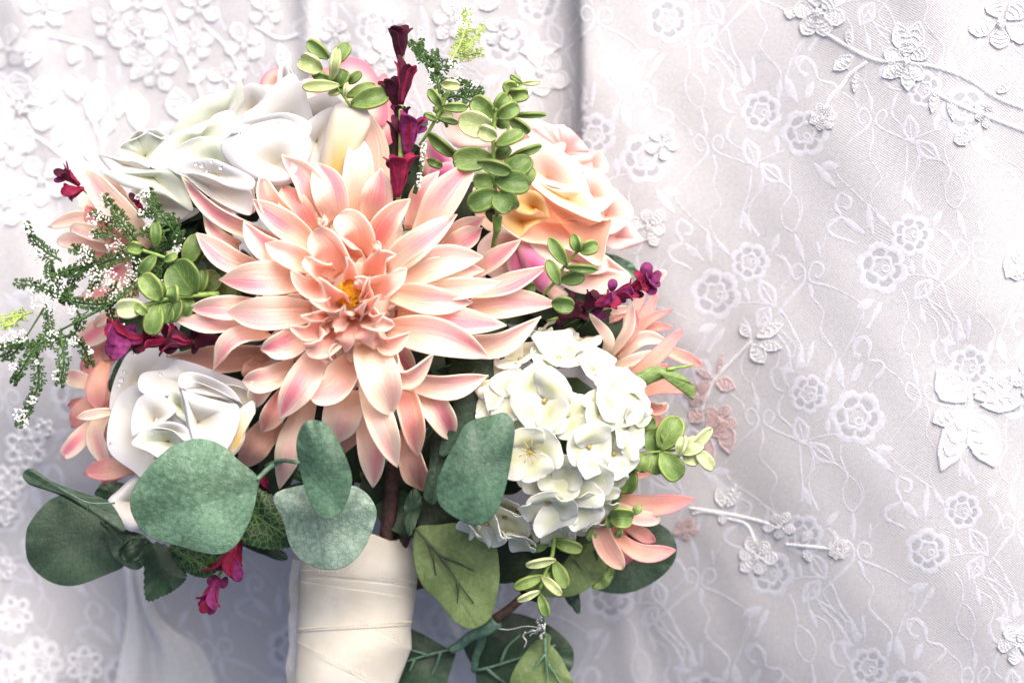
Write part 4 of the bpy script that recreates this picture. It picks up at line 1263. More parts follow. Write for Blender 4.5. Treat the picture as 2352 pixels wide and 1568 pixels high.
rose("blush peach rose with an amber centre at the right, behind the tall boxwood sprig", Kp, [
    ([(80, 290), (130, 180), (250, 165), (420, 240), (450, 430), (210, 460), (120, 390)], 48, B_, dict(bulge=3, ruff=1.)),
    ([(450, 340), (560, 230), (690, 240), (850, 300), (950, 320), (900, 540), (600, 540)], 48, B_, dict(bulge=2.4)),
    ([(680, 370), (770, 310), (870, 318), (970, 325), (1080, 440), (1115, 515), (1130, 640), (940, 540)], 50, B_, dict(bulge=2.4, ruff=.7, rk=9)),
    ([(960, 530), (1110, 510), (1185, 482), (1245, 600), (1180, 650), (1080, 640)], 52, B_, dict(bulge=1.8, ruff=.7)),
    ([(540, 500), (700, 390), (860, 440), (1010, 570), (1095, 720), (1090, 790), (860, 740), (690, 690), (580, 640)], 58, B_, dict(bulge=4.2, lip=-1)),
    ([(1070, 640), (1200, 640), (1285, 780), (1250, 860), (1150, 920), (1080, 810)], 55, B_, dict(bulge=2.4)),
    ([(1190, 860), (1290, 770), (1375, 840), (1395, 960), (1300, 1045), (1230, 1050), (1180, 950)], 52, B_, dict(bulge=2.4)),
    ([(1300, 800), (1400, 860), (1412, 930), (1370, 960), (1310, 900)], 46, B_, dict(bulge=2)),
    ([(1220, 1060), (1380, 975), (1440, 1040), (1484, 1110), (1400, 1150), (1310, 1172), (1220, 1140)], 46, B_, dict(bulge=2.4, lip=-1)),
    ([(680, 690), (720, 672), (860, 745), (1060, 750), (1130, 800), (1195, 960), (1120, 960), (960, 890), (850, 830)], 78, 'rose_lip', dict(bulge=1.8, ruff=.6, tilt=(0, 3))),
    ([(470, 960), (600, 820), (700, 695), (840, 770), (1000, 870), (1200, 960), (1268, 960), (1230, 1110), (1180, 1280), (1000, 1180), (800, 1130), (640, 1100)], 72, PE, dict(bulge=-14, e=1.8, ruff=.5)),
    ([(860, 1040), (980, 950), (1150, 980), (1230, 960), (1215, 1140), (1180, 1280), (1000, 1180)], 64, PE, dict(bulge=-4, tilt=(6, 0))),
    ([(560, 820), (640, 755), (740, 765), (800, 830), (830, 945), (760, 900), (700, 930), (600, 900)], 72, 'rose_amber', dict(bulge=3)),
    ([(500, 920), (600, 900), (720, 930), (830, 945), (700, 1010), (620, 1078), (520, 1010)], 68, 'rose_amber', dict(bulge=2.4)),
    ([(690, 1125), (900, 1140), (1200, 1265), (1225, 1320), (1100, 1340), (900, 1300)], 66, B_, dict(bulge=2.4)),
    ([(780, 1250), (1000, 1220), (1230, 1290), (1390, 1345), (1360, 1430), (1180, 1480), (960, 1440)], 60, B_, dict(bulge=3)),
    ([(1200, 1200), (1280, 1250), (1390, 1340), (1390, 1400), (1260, 1420), (1180, 1300)], 58, B_, dict(bulge=2.4)),
    ([(330, 1150), (480, 1020), (640, 1100), (700, 1250), (660, 1420), (400, 1340)], 56, B_, dict(bulge=3)),
    ([(300, 740), (460, 640), (620, 700), (560, 860), (360, 860)], 52, B_, dict(bulge=2.4)),
    ([(420, 420), (800, 420), (1200, 700), (1250, 1100), (900, 1300), (450, 1150)], 40, B_, dict(bulge=3.6)),
    ([(300, 820), (420, 800), (520, 940), (430, 1040), (330, 960)], 50, PE, dict(bulge=1.8)),
], (1290, 470, 40), None, ((800, 950), 48, 140, PE), (800, 960))
rose("half hidden mauve rosebud under the blush peach rose", Kp, [
    ([(610, 1140), (690, 1125), (800, 1220), (850, 1300), (850, 1420), (780, 1465), (690, 1380), (640, 1280)], 66, 'rose_mauve', dict(bulge=4.8, lip=-2)),
    ([(540, 1180), (640, 1120), (700, 1260), (680, 1400), (560, 1340)], 62, 'rose_mauve', dict(bulge=3)),
    ([(800, 1240), (870, 1270), (860, 1330)], 66, 'rose_blush', dict(bulge=1)),
    ([(780, 1420), (860, 1400), (960, 1480), (860, 1520)], 58, 'rose_blush', dict(bulge=2)),
], (1220, 600, 40), None, ((720, 1300), 56, 70, 'rose_mauve'))
rose("mauve pink rosebud peeping out behind the large dahlia near the top burgundy spike", Kp, [
    ([(-20, 400), (60, 440), (150, 530), (170, 600), (80, 590), (0, 560)], 58, 'rose_mauve', dict(bulge=3)),
    ([(-10, 600), (60, 570), (165, 560), (190, 640), (110, 720), (40, 760), (-20, 700)], 62, 'rose_mauve', dict(bulge=3.6)),
    ([(-60, 440), (20, 430), (60, 560), (20, 700), (-60, 620)], 56, 'rose_pink', dict(bulge=2.4)),
], (1010, 370, 40), None, ((60, 580), 52, 70, 'rose_mauve'))
rose("pink rimmed rose at the very top, behind the white rose", lambda x, y: (x, y), [
    ([(597, 196), (608, 170), (628, 157), (650, 158), (660, 210), (620, 216)], 46, 'rose_pink', dict(bulge=1.8)),
    ([(690, 215), (720, 170), (765, 150), (800, 132), (838, 142), (868, 178), (890, 240), (880, 290), (800, 262)], 50, 'rose_pink', dict(bulge=3, cen=(810, 240))),
    ([(845, 200), (868, 178), (888, 172), (900, 230), (905, 320), (870, 330), (850, 260)], 48, 'rose_pink', dict(bulge=2.4, cen=(870, 260))),
    ([(690, 190), (740, 185), (790, 230), (790, 260), (700, 250)], 54, 'rose_blush', dict(bulge=1.8)),
    ([(640, 160), (660, 145), (690, 200), (740, 210), (720, 260), (640, 240)], 50, W_, dict(bulge=1.8)),
    ([(600, 200), (700, 190), (860, 250), (880, 330), (700, 330), (600, 250)], 42, 'rose_blush', dict(bulge=1.8)),
], (780, 210, 35), None, ((770, 250), 42, 40, 'rose_pink'), (780, 290))

# ---------------------------------------------------------------- hydrangea
hyd = thing("hydrangea", "round creamy white hydrangea head at the right below the large dahlia", "flower", (1285, 1000, 40))
Kh = plan(1034.9, 705.6, .36)
hc, hr = np.array(Kh(690, 800)), 620 * .36
def floret(x, y, R, rot, tilt=1., n=4, out=0., cupv=.5):
    px, py = Kh(x, y)
    dx, dy = (px - hc[0]) / hr, (py - hc[1]) / hr
    d2 = min(dx * dx + dy * dy, .96)
    nz = math.sqrt(1 - d2)
    N = np.array([dx * tilt + rng.uniform(-.22, .22), -dy * tilt + rng.uniform(-.22, .22), max(nz, .25)])
    N /= np.linalg.norm(N)
    z = 52 + 43 * nz + out
    c = P(px, py, z)
    ax = np.cross(N, [0.2, 1, 0.1])
    ax /= np.linalg.norm(ax)
    ay = np.cross(N, ax)
    V, F = ball(c + N * .0006, .0012)
    f = mk("floret", V, F, M['hydra_core'], hyd)
    r = R * (1.1 if d2 < .5 else .92) * .36 * S(z)
    for k in range(n):
        a = rot + k * 2 * math.pi / n + rng.uniform(-.12, .12)
        d = ax * math.cos(a) + ay * math.sin(a)
        rr = r * rng.uniform(.88, 1.1)
        up = rng.uniform(.05, .55)
        dd = rng.uniform(-.0008, .0008)
        strip("petal", [c + d * rr * .04, c + d * rr * .5 + N * (rr * up * .7 + dd), c + d * rr * .95 + N * (rr * up * .75 + dd)], rr * rng.uniform(1.25, 1.5), M['hydra'], f,
              cup=rng.uniform(.05, .45), n=12, m=11, tm=.6, base=.24, p=2.6, q=2.2, up=N, ruff=.11, th=.00035, roll=rng.uniform(-16, 16), twist=rng.uniform(-20, 20), skew=rng.uniform(-.3, .3))
for row in [(505, 920, 185, .5, .5, 4, 4), (600, 600, 215, .95, .9, 4, 3), (880, 890, 165, .2, .8, 4, 3, 1.0), (395, 580, 170, .4, .9), (690, 330, 215, .7, 1.),
            (560, 170, 140, .1, 1.), (800, 230, 165, .5, 1.), (900, 400, 170, .9, 1.), (1030, 590, 195, .3, .9), (1110, 520, 140, .8, 1.), (1120, 760, 185, .1, 1.),
            (950, 670, 150, .6, .8), (850, 1080, 180, .2, .9), (1040, 930, 155, .7, 1.), (1000, 1120, 150, .4, 1.), (620, 1240, 210, .6, .8, 4, 3), (430, 1290, 170, .1, .9),
            (800, 1240, 190, .8, .9), (860, 1370, 160, .3, 1.), (650, 1390, 165, .7, 1.), (380, 1430, 135, .2, 1.), (235, 1370, 215, .5, .5, 4, 12), (350, 1330, 210, .2, .5, 4, 10), (140, 1345, 170, .8, .6, 4, 10), (420, 1440, 190, .4, .7, 4, 6), (300, 470, 160, .9, 1.),
            (270, 620, 140, .3, 1.), (450, 340, 165, .2, 1.), (270, 1250, 160, .6, 1.), (560, 1050, 150, .2, .6, 4, -6), (745, 690, 150, .5, .6, 4, -5), (560, 740, 120, .2, .6, 4, -8), (700, 1060, 150, .3, .6, 4, -2),
            (1180, 650, 130, .2, 1.), (960, 1270, 130, .5, 1.), (390, 760, 130, .6, .8, 4, -4), (300, 900, 160, .1, .8, 4, -6)]:
    floret(*row)
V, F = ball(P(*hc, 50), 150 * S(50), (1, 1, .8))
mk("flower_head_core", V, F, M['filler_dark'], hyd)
eye = P(*Kh(508, 922), 101)
for k in range(9):
    a = k * .7
    d = np.array([math.cos(a), math.sin(a), .15])
    if k == 0:
        ac = Acc()
    ac.add(*tube_geo([eye + d * .001, eye + d * .0045 + np.array([0, 0, .001])], [.0003, .0002], 3, 5))
ac.build("stamens", M['hydra_core'], hyd, kind='stuff')
tube("stem", [P(*hc, 40), P(1100, 1120, 30), P(900, 1230, 36)], [.003, .003], M['stem_dark'], hyd)
# ---------------------------------------------------------------- boxwood-like plastic sprigs
def sprig(label, A, stems, leaves, loc, group="small leaved green sprigs", smat='stem_green'):
    t = thing("boxwood_sprig", label, "sprig", loc, group)
    k = abs(A(1, 0)[0] - A(0, 0)[0])
    for pts, zs, r in stems:
        W = [P(*A(x, y), z) for (x, y), z in zip(pts, zs)]
        tube("stem", W, [r * k * S(zs[0]), r * .75 * k * S(zs[0])], M[smat], t, n=14)
    for row in leaves:
        (b, e, wd, z, mt) = row[:5]
        kw = dict(dict(cup=.55, n=13, m=9, tm=.55, base=.22, p=2.2, q=2., th=.0011, ruff=.02, rib=.18), **(row[5] if len(row) > 5 else {}))
        wd *= rng.uniform(.84, 1.12)
        kw['roll'] = kw.get('roll', 0) + rng.uniform(-14, 14)
        kw['skew'] = rng.uniform(-.25, .25)
        kw['cup'] = kw['cup'] * rng.uniform(.6, 1.3)
        zz = z if isinstance(z, tuple) else (z, z + 2.5, z + 1)
        mid = ((b[0] + e[0]) / 2, (b[1] + e[1]) / 2)
        pet(t, A, [b, mid, e], wd, zz, M[mt], name='leaf', **kw)
    return t
X, XD, XP = 'box', 'box_dark', 'box_pale'
sprig("tallest boxwood sprig with many round leaves, standing before the blush peach rose", Kp,
      [([(450, 200), (440, 430), (446, 650), (458, 820), (465, 940)], (98, 94, 92, 90, 88), 16),
       ([(468, 935), (466, 1035)], (88, 86), 38), ([(466, 1030), (440, 1150)], (84, 70), 24)],
      [((440, 240), (295, 125), 135, 92, X), ((465, 205), (545, 92), 120, 92, X), ((470, 245), (615, 168), 110, 97, X), ((448, 200), (450, 188), 40, 99, XD),
       ((455, 345), (200, 258), 165, 92, XP, dict(rib=.1)), ((460, 385), (340, 335), 110, 100, XP), ((470, 310), (535, 255), 90, 90, X), ((540, 250), (692, 355), 85, 86, XD, dict(roll=40)),
       ((455, 440), (650, 350), 135, 96, X, dict(roll=-14)), ((440, 530), (160, 545), 200, 88, X), ((460, 530), (550, 450), 90, 88, XD),
       ((330, 560), (566, 625), 115, 100, XD, dict(roll=25)), ((455, 690), (705, 535), 150, 93, XD, dict(roll=-25)), ((455, 690), (690, 720), 190, 97, XD),
       ((450, 690), (305, 690), 130, 90, X), ((470, 770), (270, 870), 165, 96, XD), ((460, 780), (570, 880), 175, 98, XD), ((560, 810), (606, 880), 75, 90, X),
       ((650, 740), (720, 600), 90, 88, X)], (1140, 380, 60))
sprig("boxwood tip with a cupped leaf and dark curved leaf, rising behind the tallest boxwood sprig", Kp,
      [([(632, 5), (600, 150), (560, 250), (530, 420), (528, 570)], (72, 72, 72, 72, 70), 13), ([(530, 525), (600, 520), (640, 500)], (72, 74, 76), 8)],
      [((610, 70), (515, 15), 105, (72, 74, 76), X), ((545, 100), (680, 85), 100, (74, 80, 78), X, dict(cup=.9)), ((640, 10), (560, -45), 36, (72, 74, 72), X),
       ((640, 12), (765, 0), 38, (72, 74, 72), XP), ((570, 235), (808, 230), 55, (72, 76, 74), XD, dict(roll=35)), ((560, 525), (778, 445), 70, (76, 80, 78), XD, dict(roll=30)),
       ((540, 520), (575, 585), 60, 74, XD)], (1170, 270, 50))
sprig("boxwood tip between the burgundy spike and the tallest boxwood sprig", Kp,
      [([(130, 45), (85, 170), (50, 240), (0, 330), (-70, 440)], (80, 80, 80, 78, 74), 15)],
      [((80, 20), (205, 30), 72, (82, 86, 84), XP, dict(cup=.9)), ((75, 165), (-10, 55), 80, (82, 86, 84), X), ((80, 175), (262, 182), 66, (82, 86, 82), X),
       ((45, 265), (-40, 225), 46, (80, 82, 82), X), ((70, 230), (50, 165), 70, 76, X), ((60, 260), (196, 285), 44, (82, 82, 80), XD), ((60, 215), (160, 240), 70, 76, XP),
       ((-20, 360), (175, 520), 92, (76, 84, 80), XD, dict(roll=30)), ((-20, 545), (85, 590), 66, (76, 80, 78), XD), ((-120, 330), (-20, 270), 70, 74, XD)], (1015, 250, 50))
Kt = plan(658.6, 0, .4001)
sprig("boxwood tip with a pale bud at the very top beside the pink rimmed rose", Kt,
      [([(190, 400), (270, 480), (350, 585), (400, 680)], (84, 84, 82, 76), 11)],
      [((240, 335), (120, 240), 82, 84, X), ((262, 370), (352, 250), 98, 84, X), ((262, 455), (292, 275), 56, (86, 92, 90), XP, dict(roll=25)),
       ((270, 470), (145, 425), 60, 82, X), ((280, 500), (335, 405), 100, 82, XD), ((300, 490), (90, 500), 75, 86, XP), ((200, 400), (75, 345), 110, (84, 88, 84), XP, dict(cup=.9)),
       ((355, 480), (425, 415), 50, 80, XD), ((340, 555), (505, 485), 66, 78, X), ((372, 600), (588, 535), 118, 82, X), ((330, 560), (345, 470), 26, 84, XP), ((240, 540), (330, 500), 60, 80, XP)], (760, 180, 50))
sprig("boxwood sprig with a big oval leaf between the white budded sprig and large dahlia", Kl,
      [([(1200, 712), (1000, 722), (880, 748), (770, 782)], (82, 84, 86, 88), 16)],
      [((1065, 710), (945, 545), 195, 84, XD), ((1085, 712), (1120, 580), 90, 80, XD), ((1100, 690), (1190, 600), 120, 76, XD), ((880, 745), (775, 610), 125, 88, X),
       ((890, 740), (870, 650), 95, 84, X), ((790, 782), (635, 795), 120, 90, XP, dict(cup=.8)), ((740, 770), (800, 820), 56, 92, X), ((950, 760), (945, 668), 70, (88, 92, 90), X, dict(roll=-30)),
       ((980, 735), (935, 860), 95, 84, XD), ((860, 765), (825, 935), 110, 86, X), ((900, 750), (915, 870), 90, 84, X), ((1040, 730), (1000, 830), 90, 80, XD), ((1180, 720), (1280, 660), 120, 72, XD)], (440, 680, 50))
sprig("small boxwood tip standing up among the white budded sprig", Kl,
      [([(770, 470), (900, 512), (1010, 560)], (84, 82, 78), 11)],
      [((852, 460), (852, 318), 66, 84, XD), ((775, 470), (705, 455), 86, 86, X, dict(cup=.8)), ((850, 500), (770, 600), 66, 84, XD), ((900, 530), (965, 495), 50, 84, X),
       ((1010, 560), (1090, 385), 100, 78, XD), ((1070, 540), (1100, 400), 80, 76, XD)], (360, 580, 50))
sprig("boxwood sprig ending in a pale cream tip, sticking out right of the hydrangea", Ke,
      [([(1040, 840), (1200, 822), (1330, 812), (1450, 806)], (66, 68, 70, 72), 9)],
      [((1195, 810), (1305, 632), 150, 68, X), ((1205, 830), (1305, 980), 130, 70, X), ((1180, 815), (1130, 700), 130, 66, XD), ((1170, 835), (1195, 950), 140, 66, X),
       ((1110, 840), (1075, 935), 110, 66, X), ((1080, 690), (1170, 665), 115, 62, XD), ((1080, 790), (1130, 725), 70, 64, XD), ((1300, 850), (1335, 735), 66, 74, XP, dict(roll=-25)),
       ((1345, 850), (1490, 690), 64, (72, 76, 76), XP, dict(roll=15)), ((1400, 810), (1500, 925), 80, 74, XP), ((1310, 830), (1440, 760), 96, 74, XP), ((1330, 850), (1420, 860), 90, 72, XP),
       ((1010, 900), (1000, 1062), 140, 62, XD), ((960, 1040), (915, 1115), 70, 58, XD)], (1520, 1030, 45))
sprig("round budded boxwood tip under the hydrangea beside the pink tipped petals", Ke,
      [([(880, 1170), (960, 1180), (1010, 1185)], (66, 68, 70), 9), ([(975, 1240), (960, 1290)], (66, 64), 6)],
      [((910, 1195), (1040, 1205), 120, (68, 74, 70), X), ((1035, 1182), (1092, 1132), 44, 68, X), ((975, 1255), (958, 1315), 40, 62, X), ((905, 1190), (912, 1258), 50, 64, X),
       ((870, 1170), (960, 1150), 60, 62, XD), ((830, 1260), (790, 1330), 60, 60, X)], (1420, 1180, 40))
Lc = plan(940.8, 1270, .1902)
sprig("pale green boxwood sprig hanging down below the hydrangea", Lc,
      [([(1745, -180), (1720, 30), (1640, 230), (1570, 440)], (66, 66, 66, 66), 28)],
      [((1760, 80), (1405, 150), 125, (66, 72, 70), XP, dict(roll=-20)), ((1740, 90), (1890, 420), 200, 62, X), ((1620, 275), (1260, 420), 170, 66, X, dict(roll=-10)),
       ((1600, 280), (1835, 505), 115, (68, 74, 72), XP), ((1570, 460), (1305, 575), 110, (68, 72, 70), XP, dict(roll=-20)), ((1570, 490), (1655, 765), 150, 66, X),
       ((1680, 200), (1740, 330), 120, 60, X), ((1720, -150), (2080, -40), 190, (62, 66, 62), X), ((1700, -150), (1400, -90), 200, 58, XD), ((1780, -190), (1500, -200), 150, 58, XD)], (1260, 1330, 40))
sprig("boxwood tip with pointed leaves in front of the blush peach rose", Kp,
      [([(780, 1490), (870, 1390), (940, 1275), (1030, 1180)], (76, 80, 82, 84), 12)],
      [((950, 1275), (830, 1085), 95, 84, X, dict(q=1.4)), ((1030, 1185), (998, 1062), 90, (84, 88, 86), X, dict(q=1.4)), ((1045, 1180), (1165, 1130), 105, 84, X),
       ((945, 1290), (1168, 1308), 62, (84, 88, 84), XD, dict(q=1.4, roll=25)), ((900, 1410), (820, 1240), 105, 84, X, dict(q=1.5)), ((910, 1380), (1075, 1350), 100, 80, XD),
       ((850, 1540), (1000, 1560), 110, 82, XD), ((640, 1450), (730, 1420), 90, 72, XD), ((590, 1470), (650, 1440), 70, 72, XD)], (1290, 600, 45))

# ---------------------------------------------------------------- feathery sprigs with white bud grains
def feathery(label, A, twigs, buds, loc, mat='fern', tipmat=None, z=66, lw=9., side=30, light=()):
    t = thing("feathery_sprig", label, "sprig", loc, "feathery green sprigs with white buds")
    k = abs(A(1, 0)[0] - A(0, 0)[0])
    for q, row in enumerate(twigs):
        pts, r, dz = row[:3]
        n = len(pts)
        zz = [z + dz + 5 * math.sin(i + q) for i in range(n)]
        W = np.array([P(*A(x, y), h) for (x, y), h in zip(pts, zz)])
        r0 = r * 1.0 * k * S(z)
        ac = Acc()
        ac.add(*tube_geo(W, [r0, r0 * .55], max(8, 5 * n), 6))
        L = np.linalg.norm(np.diff(W, axis=0), axis=1).sum()
        ns = int(L / (side * k * S(z))) if row[3:] != (0,) else 0
        C = cr(W, max(3, ns + 2))
        T = nrm(np.gradient(C, axis=0))
        for i in range(1, len(C) - 0):
            if ns == 0:
                break
            for sg in (-1, 1):
                a = math.radians(rng.uniform(38, 58)) * sg
                d = np.array([T[i, 0] * math.cos(a) - T[i, 1] * math.sin(a), T[i, 0] * math.sin(a) + T[i, 1] * math.cos(a), rng.uniform(-.3, .5)])
                ll = side * k * S(z) * rng.uniform(1.1, 2.0) * (1 - .45 * i / len(C))
                p0, p1 = C[i], C[i] + d * ll
                ac.add(*tube_geo([p0, (p0 + p1) / 2 + T[i] * ll * .08, p1], [r0 * .45, r0 * .5, r0 * .6], 4, 5))
                ac.add(*ball(p1, r0 * .85, (1, 1, 1)))
                for s2 in (-1, 1):
                    a2 = math.radians(42) * s2
                    d2 = np.array([d[0] * math.cos(a2) - d[1] * math.sin(a2), d[0] * math.sin(a2) + d[1] * math.cos(a2), d[2]])
                    m0 = p0 + d * ll * .5
                    m1 = m0 + d2 * ll * .5
                    ac.add(*tube_geo([m0, (m0 + m1) / 2, m1], [r0 * .4, r0 * .55], 3, 5))
                    ac.add(*ball(m1, r0 * .75))
        ac.build("twig", M['fern_light' if q in light else mat], t)
    bd = None
    for (x, y, r) in buds:
        bd = Acc()
        for j in range(max(6, int(r * .7))):
            a, rr = rng.uniform(0, 6.28), r * math.sqrt(rng.uniform(0, 1))
            zz = z + 8 + rng.uniform(-3, 4)
            bd.add(*ball(P(*A(x + rr * math.cos(a), y + rr * math.sin(a)), zz), rng.uniform(4.2, 8.) * k * S(z)))
        bd.build("white_buds", M['bud'], t, kind='stuff')
    return t
feathery("feathery sprig with white buds spreading outwards at the left of the bouquet", Kl,
         [([(640, 750), (480, 830), (340, 905)], 11, 4, 0), ([(340, 905), (200, 1000), (120, 1120), (80, 1190)], 9, 2), ([(620, 765), (480, 765), (345, 742)], 9, 4),
          ([(400, 770), (290, 640), (270, 560)], 8, 4), ([(400, 930), (240, 980), (100, 985), (10, 1000)], 8, 0), ([(240, 790), (190, 870), (150, 935)], 8, -2, 0),
          ([(250, 770), (265, 860), (270, 920)], 7, -2), ([(330, 930), (350, 1080), (330, 1195)], 8, 4), ([(200, 1020), (210, 1200), (160, 1320), (110, 1420)], 8, 0),
          ([(400, 940), (460, 1010), (490, 1090)], 8, 4), ([(255, 680), (180, 668), (95, 650)], 8, -4), ([(180, 810), (90, 830), (0, 845)], 8, -6), ([(120, 830), (60, 880), (20, 890)], 7, -6),
          ([(350, 745), (290, 700), (250, 680)], 9, 0), ([(420, 800), (440, 860), (400, 945)], 8, 2), ([(150, 935), (80, 1030), (20, 1060)], 8, 0)],
         [(300, 670, 62), (270, 760, 46), (200, 760, 40), (390, 800, 26), (490, 710, 26), (60, 945, 40), (110, 940, 36), (290, 940, 34), (400, 965, 30), (492, 1020, 22),
          (310, 1160, 30), (110, 1370, 44), (175, 1290, 26), (170, 690, 20), (10, 975, 30), (70, 1110, 22), (200, 1080, 14), (620, 730, 26), (655, 885, 24), (140, 1420, 22)], (180, 740, 40), light=(11, 12))
feathery("feathery sprig with thick white buds rising in front of the cream peach dahlia", Kl,
         [([(760, 440), (690, 350), (640, 270), (585, 185)], 9, 10), ([(640, 400), (580, 380), (520, 385)], 7, 10), ([(760, 470), (620, 520), (520, 560), (400, 590), (300, 620)], 9, 8),
          ([(540, 530), (470, 490), (410, 465)], 8, 8), ([(340, 530), (250, 480), (190, 420), (145, 340)], 8, 2), ([(520, 560), (440, 560), (340, 590)], 8, 4), ([(760, 580), (720, 680), (650, 740)], 8, 8),
          ([(600, 560), (540, 620), (500, 680)], 8, 4), ([(640, 640), (600, 760), (630, 880)], 8, 2), ([(700, 500), (760, 520), (760, 600)], 8, 6), ([(470, 560), (400, 640), (380, 700)], 8, 2), ([(660, 310), (600, 320), (520, 270)], 7, 9)],
         [(560, 205, 52), (510, 300, 40), (560, 290, 40), (515, 385, 30), (620, 440, 48), (680, 490, 50), (740, 570, 56), (690, 650, 48), (550, 640, 60), (520, 600, 40), (460, 510, 48), (600, 600, 36),
          (650, 700, 36), (155, 350, 30), (195, 480, 36), (215, 520, 26), (350, 540, 24), (610, 260, 34), (665, 330, 26), (720, 640, 40), (470, 470, 30), (590, 660, 40)], (260, 520, 40))
feathery("dark feathery sprig in the gap beside the cream peach dahlia and the large dahlia", Kl,
         [([(990, 440), (930, 340), (870, 260), (820, 160)], 9, 6), ([(930, 360), (850, 380), (780, 370)], 8, 6), ([(870, 260), (820, 270), (770, 270)], 7, 6), ([(900, 310), (950, 290), (960, 340)], 7, 6), ([(980, 440), (900, 440), (840, 480)], 7, 4),
          ([(960, 480), (880, 560), (850, 640)], 8, 0), ([(1000, 460), (970, 420), (985, 370)], 7, 8)],
         [(780, 185, 42), (800, 165, 24), (812, 352, 26), (985, 400, 26), (970, 450, 30), (955, 490, 26), (770, 265, 16), (880, 650, 26)], (380, 560, 40))
feathery("light green feathery sprig at the very top right of the burgundy spike", Kt,
         [([(920, 730), (880, 600), (870, 480), (840, 400), (780, 320), (715, 250)], 10, -6), ([(860, 420), (900, 380), (960, 370)], 8, -6), ([(940, 360), (1000, 240), (1030, 140), (1035, 60)], 9, -8),
          ([(980, 300), (1050, 250), (1120, 160)], 8, -8), ([(960, 330), (1030, 320), (1110, 300)], 8, -8), ([(870, 500), (960, 470), (1040, 480)], 8, -8), ([(880, 580), (980, 550), (1060, 590), (1090, 640)], 9, -8),
          ([(980, 560), (1040, 520), (1110, 520)], 8, -8), ([(820, 380), (770, 300), (775, 240)], 8, -6), ([(860, 430), (850, 360), (850, 300)], 8, -6), ([(1060, 590), (1080, 560), (1110, 530)], 8, -8)],
         [(1025, 60, 40), (1060, 55, 26), (990, 110, 24), (1050, 110, 20), (1020, 150, 18), (950, 370, 26), (980, 390, 26), (830, 400, 14), (1080, 480, 24), (990, 440, 26), (820, 470, 16)], (1030, 180, 40), z=70, light=(2, 3, 4))
gs = Acc()
for j in range(70):
    q = rng.uniform(0, 1)
    x, y = 790 - 40 * q + rng.uniform(-14, 14), 820 + 280 * q
    gs.add(*ball(P(*Kt(x, y), 92 + rng.uniform(-3, 3)), rng.uniform(5, 9) * .4 * S(90)))
t = thing("feathery_sprig", "thin twig covered in white bud grains next to the lowest burgundy floret", "sprig", (970, 390, 60), "feathery green sprigs with white buds")
gs.build("white_buds", M['bud'], t, kind='stuff')
tube("twig", [P(*Kt(790, 820), 90), P(*Kt(768, 980), 92), P(*Kt(735, 1110), 90)], [.0006, .0009], M['fern'], t)

# ---------------------------------------------------------------- burgundy velvet spikes
def spike(label, A, stem, florets, loc, extra=(), sw=8):
    t = thing("burgundy_spike", label, "flower", loc, "burgundy velvet flower spikes")
    k = abs(A(1, 0)[0] - A(0, 0)[0])
    if stem:
        pts, zs = stem
        tube("stem", [P(*A(x, y), z) for (x, y), z in zip(pts, zs)], [sw * k * S(60)] * 2, M['stem_green'], t, n=14)
    for (b, m, r, z, mt, lm, nl) in florets:
        b3, m3 = P(*A(*b), z), P(*A(*m), z + 3)
        ax = nrm(m3 - b3)
        L = np.linalg.norm(m3 - b3)
        rr = r * .9 * k * S(z)
        V, F, uv = tube_geo([b3, b3 + ax * L * .3, b3 + ax * L * .55], [rr * .3, rr * .36, rr * .3], 6, 8)
        f = mk("floret", V, F, M[mt], t, uv)
        s1 = nrm(np.cross(ax, [0.05, .02, 1.]))
        s2 = np.cross(s1, ax)
        for q in range(nl):
            a = q * 2 * math.pi / nl + .4 + .3 * math.sin(q * 3 + b[0])
            d = s1 * math.cos(a) + s2 * math.sin(a)
            op = rng.uniform(.7, 1.25)
            ln = rng.uniform(.85, 1.12)
            strip("petal", [b3 + d * rr * .2, b3 + ax * L * .5 * ln + d * rr * .5, b3 + ax * L * .82 * ln + d * rr * .75, b3 + ax * L * ln + d * rr * (.75 + .6 * op)], rr * rng.uniform(1.1, 1.45), M[lm if q % 2 else mt], f,
                  up=-d, cup=.7, tipcup=.2, n=12, m=7, tm=.72, base=.35, p=2.4, q=2, th=.0005, ruff=.15, twist=rng.uniform(-15, 15))
    for (b, e, wd, z, mt) in extra:
        pet(t, A, [b, ((b[0] + e[0]) / 2, (b[1] + e[1]) / 2), e], wd, (z, z + 2, z + 1), M[mt], cup=.3, tm=.6, base=.35, n=10, th=.0006)
    return t
U_, D2, P2 = 'burg', 'burg_dark', 'burg_purple'
spike("upright burgundy spike at the top of the bouquet", Kt, ([(640, 1160), (655, 860), (655, 600), (662, 320), (665, 300)], (92, 92, 88, 84, 84)),
      [((652, 345), (648, 160), 66, 84, D2, D2, 5), ((655, 600), (690, 355), 62, 88, U_, D2, 5), ((635, 640), (595, 440), 62, 82, D2, D2, 4), ((650, 760), (655, 600), 52, 84, D2, D2, 4),
       ((690, 890), (715, 665), 74, 94, U_, P2, 6), ((632, 1130), (655, 890), 78, 96, U_, U_, 5), ((640, 900), (620, 700), 40, 86, D2, D2, 3)], (915, 250, 50),
      [((660, 770), (605, 660), 44, 92, D2), ((690, 760), (808, 735), 44, 92, P2), ((640, 960), (572, 925), 60, 96, U_), ((660, 960), (728, 880), 60, 97, U_), ((640, 560), (700, 380), 50, 86, D2)], 14)
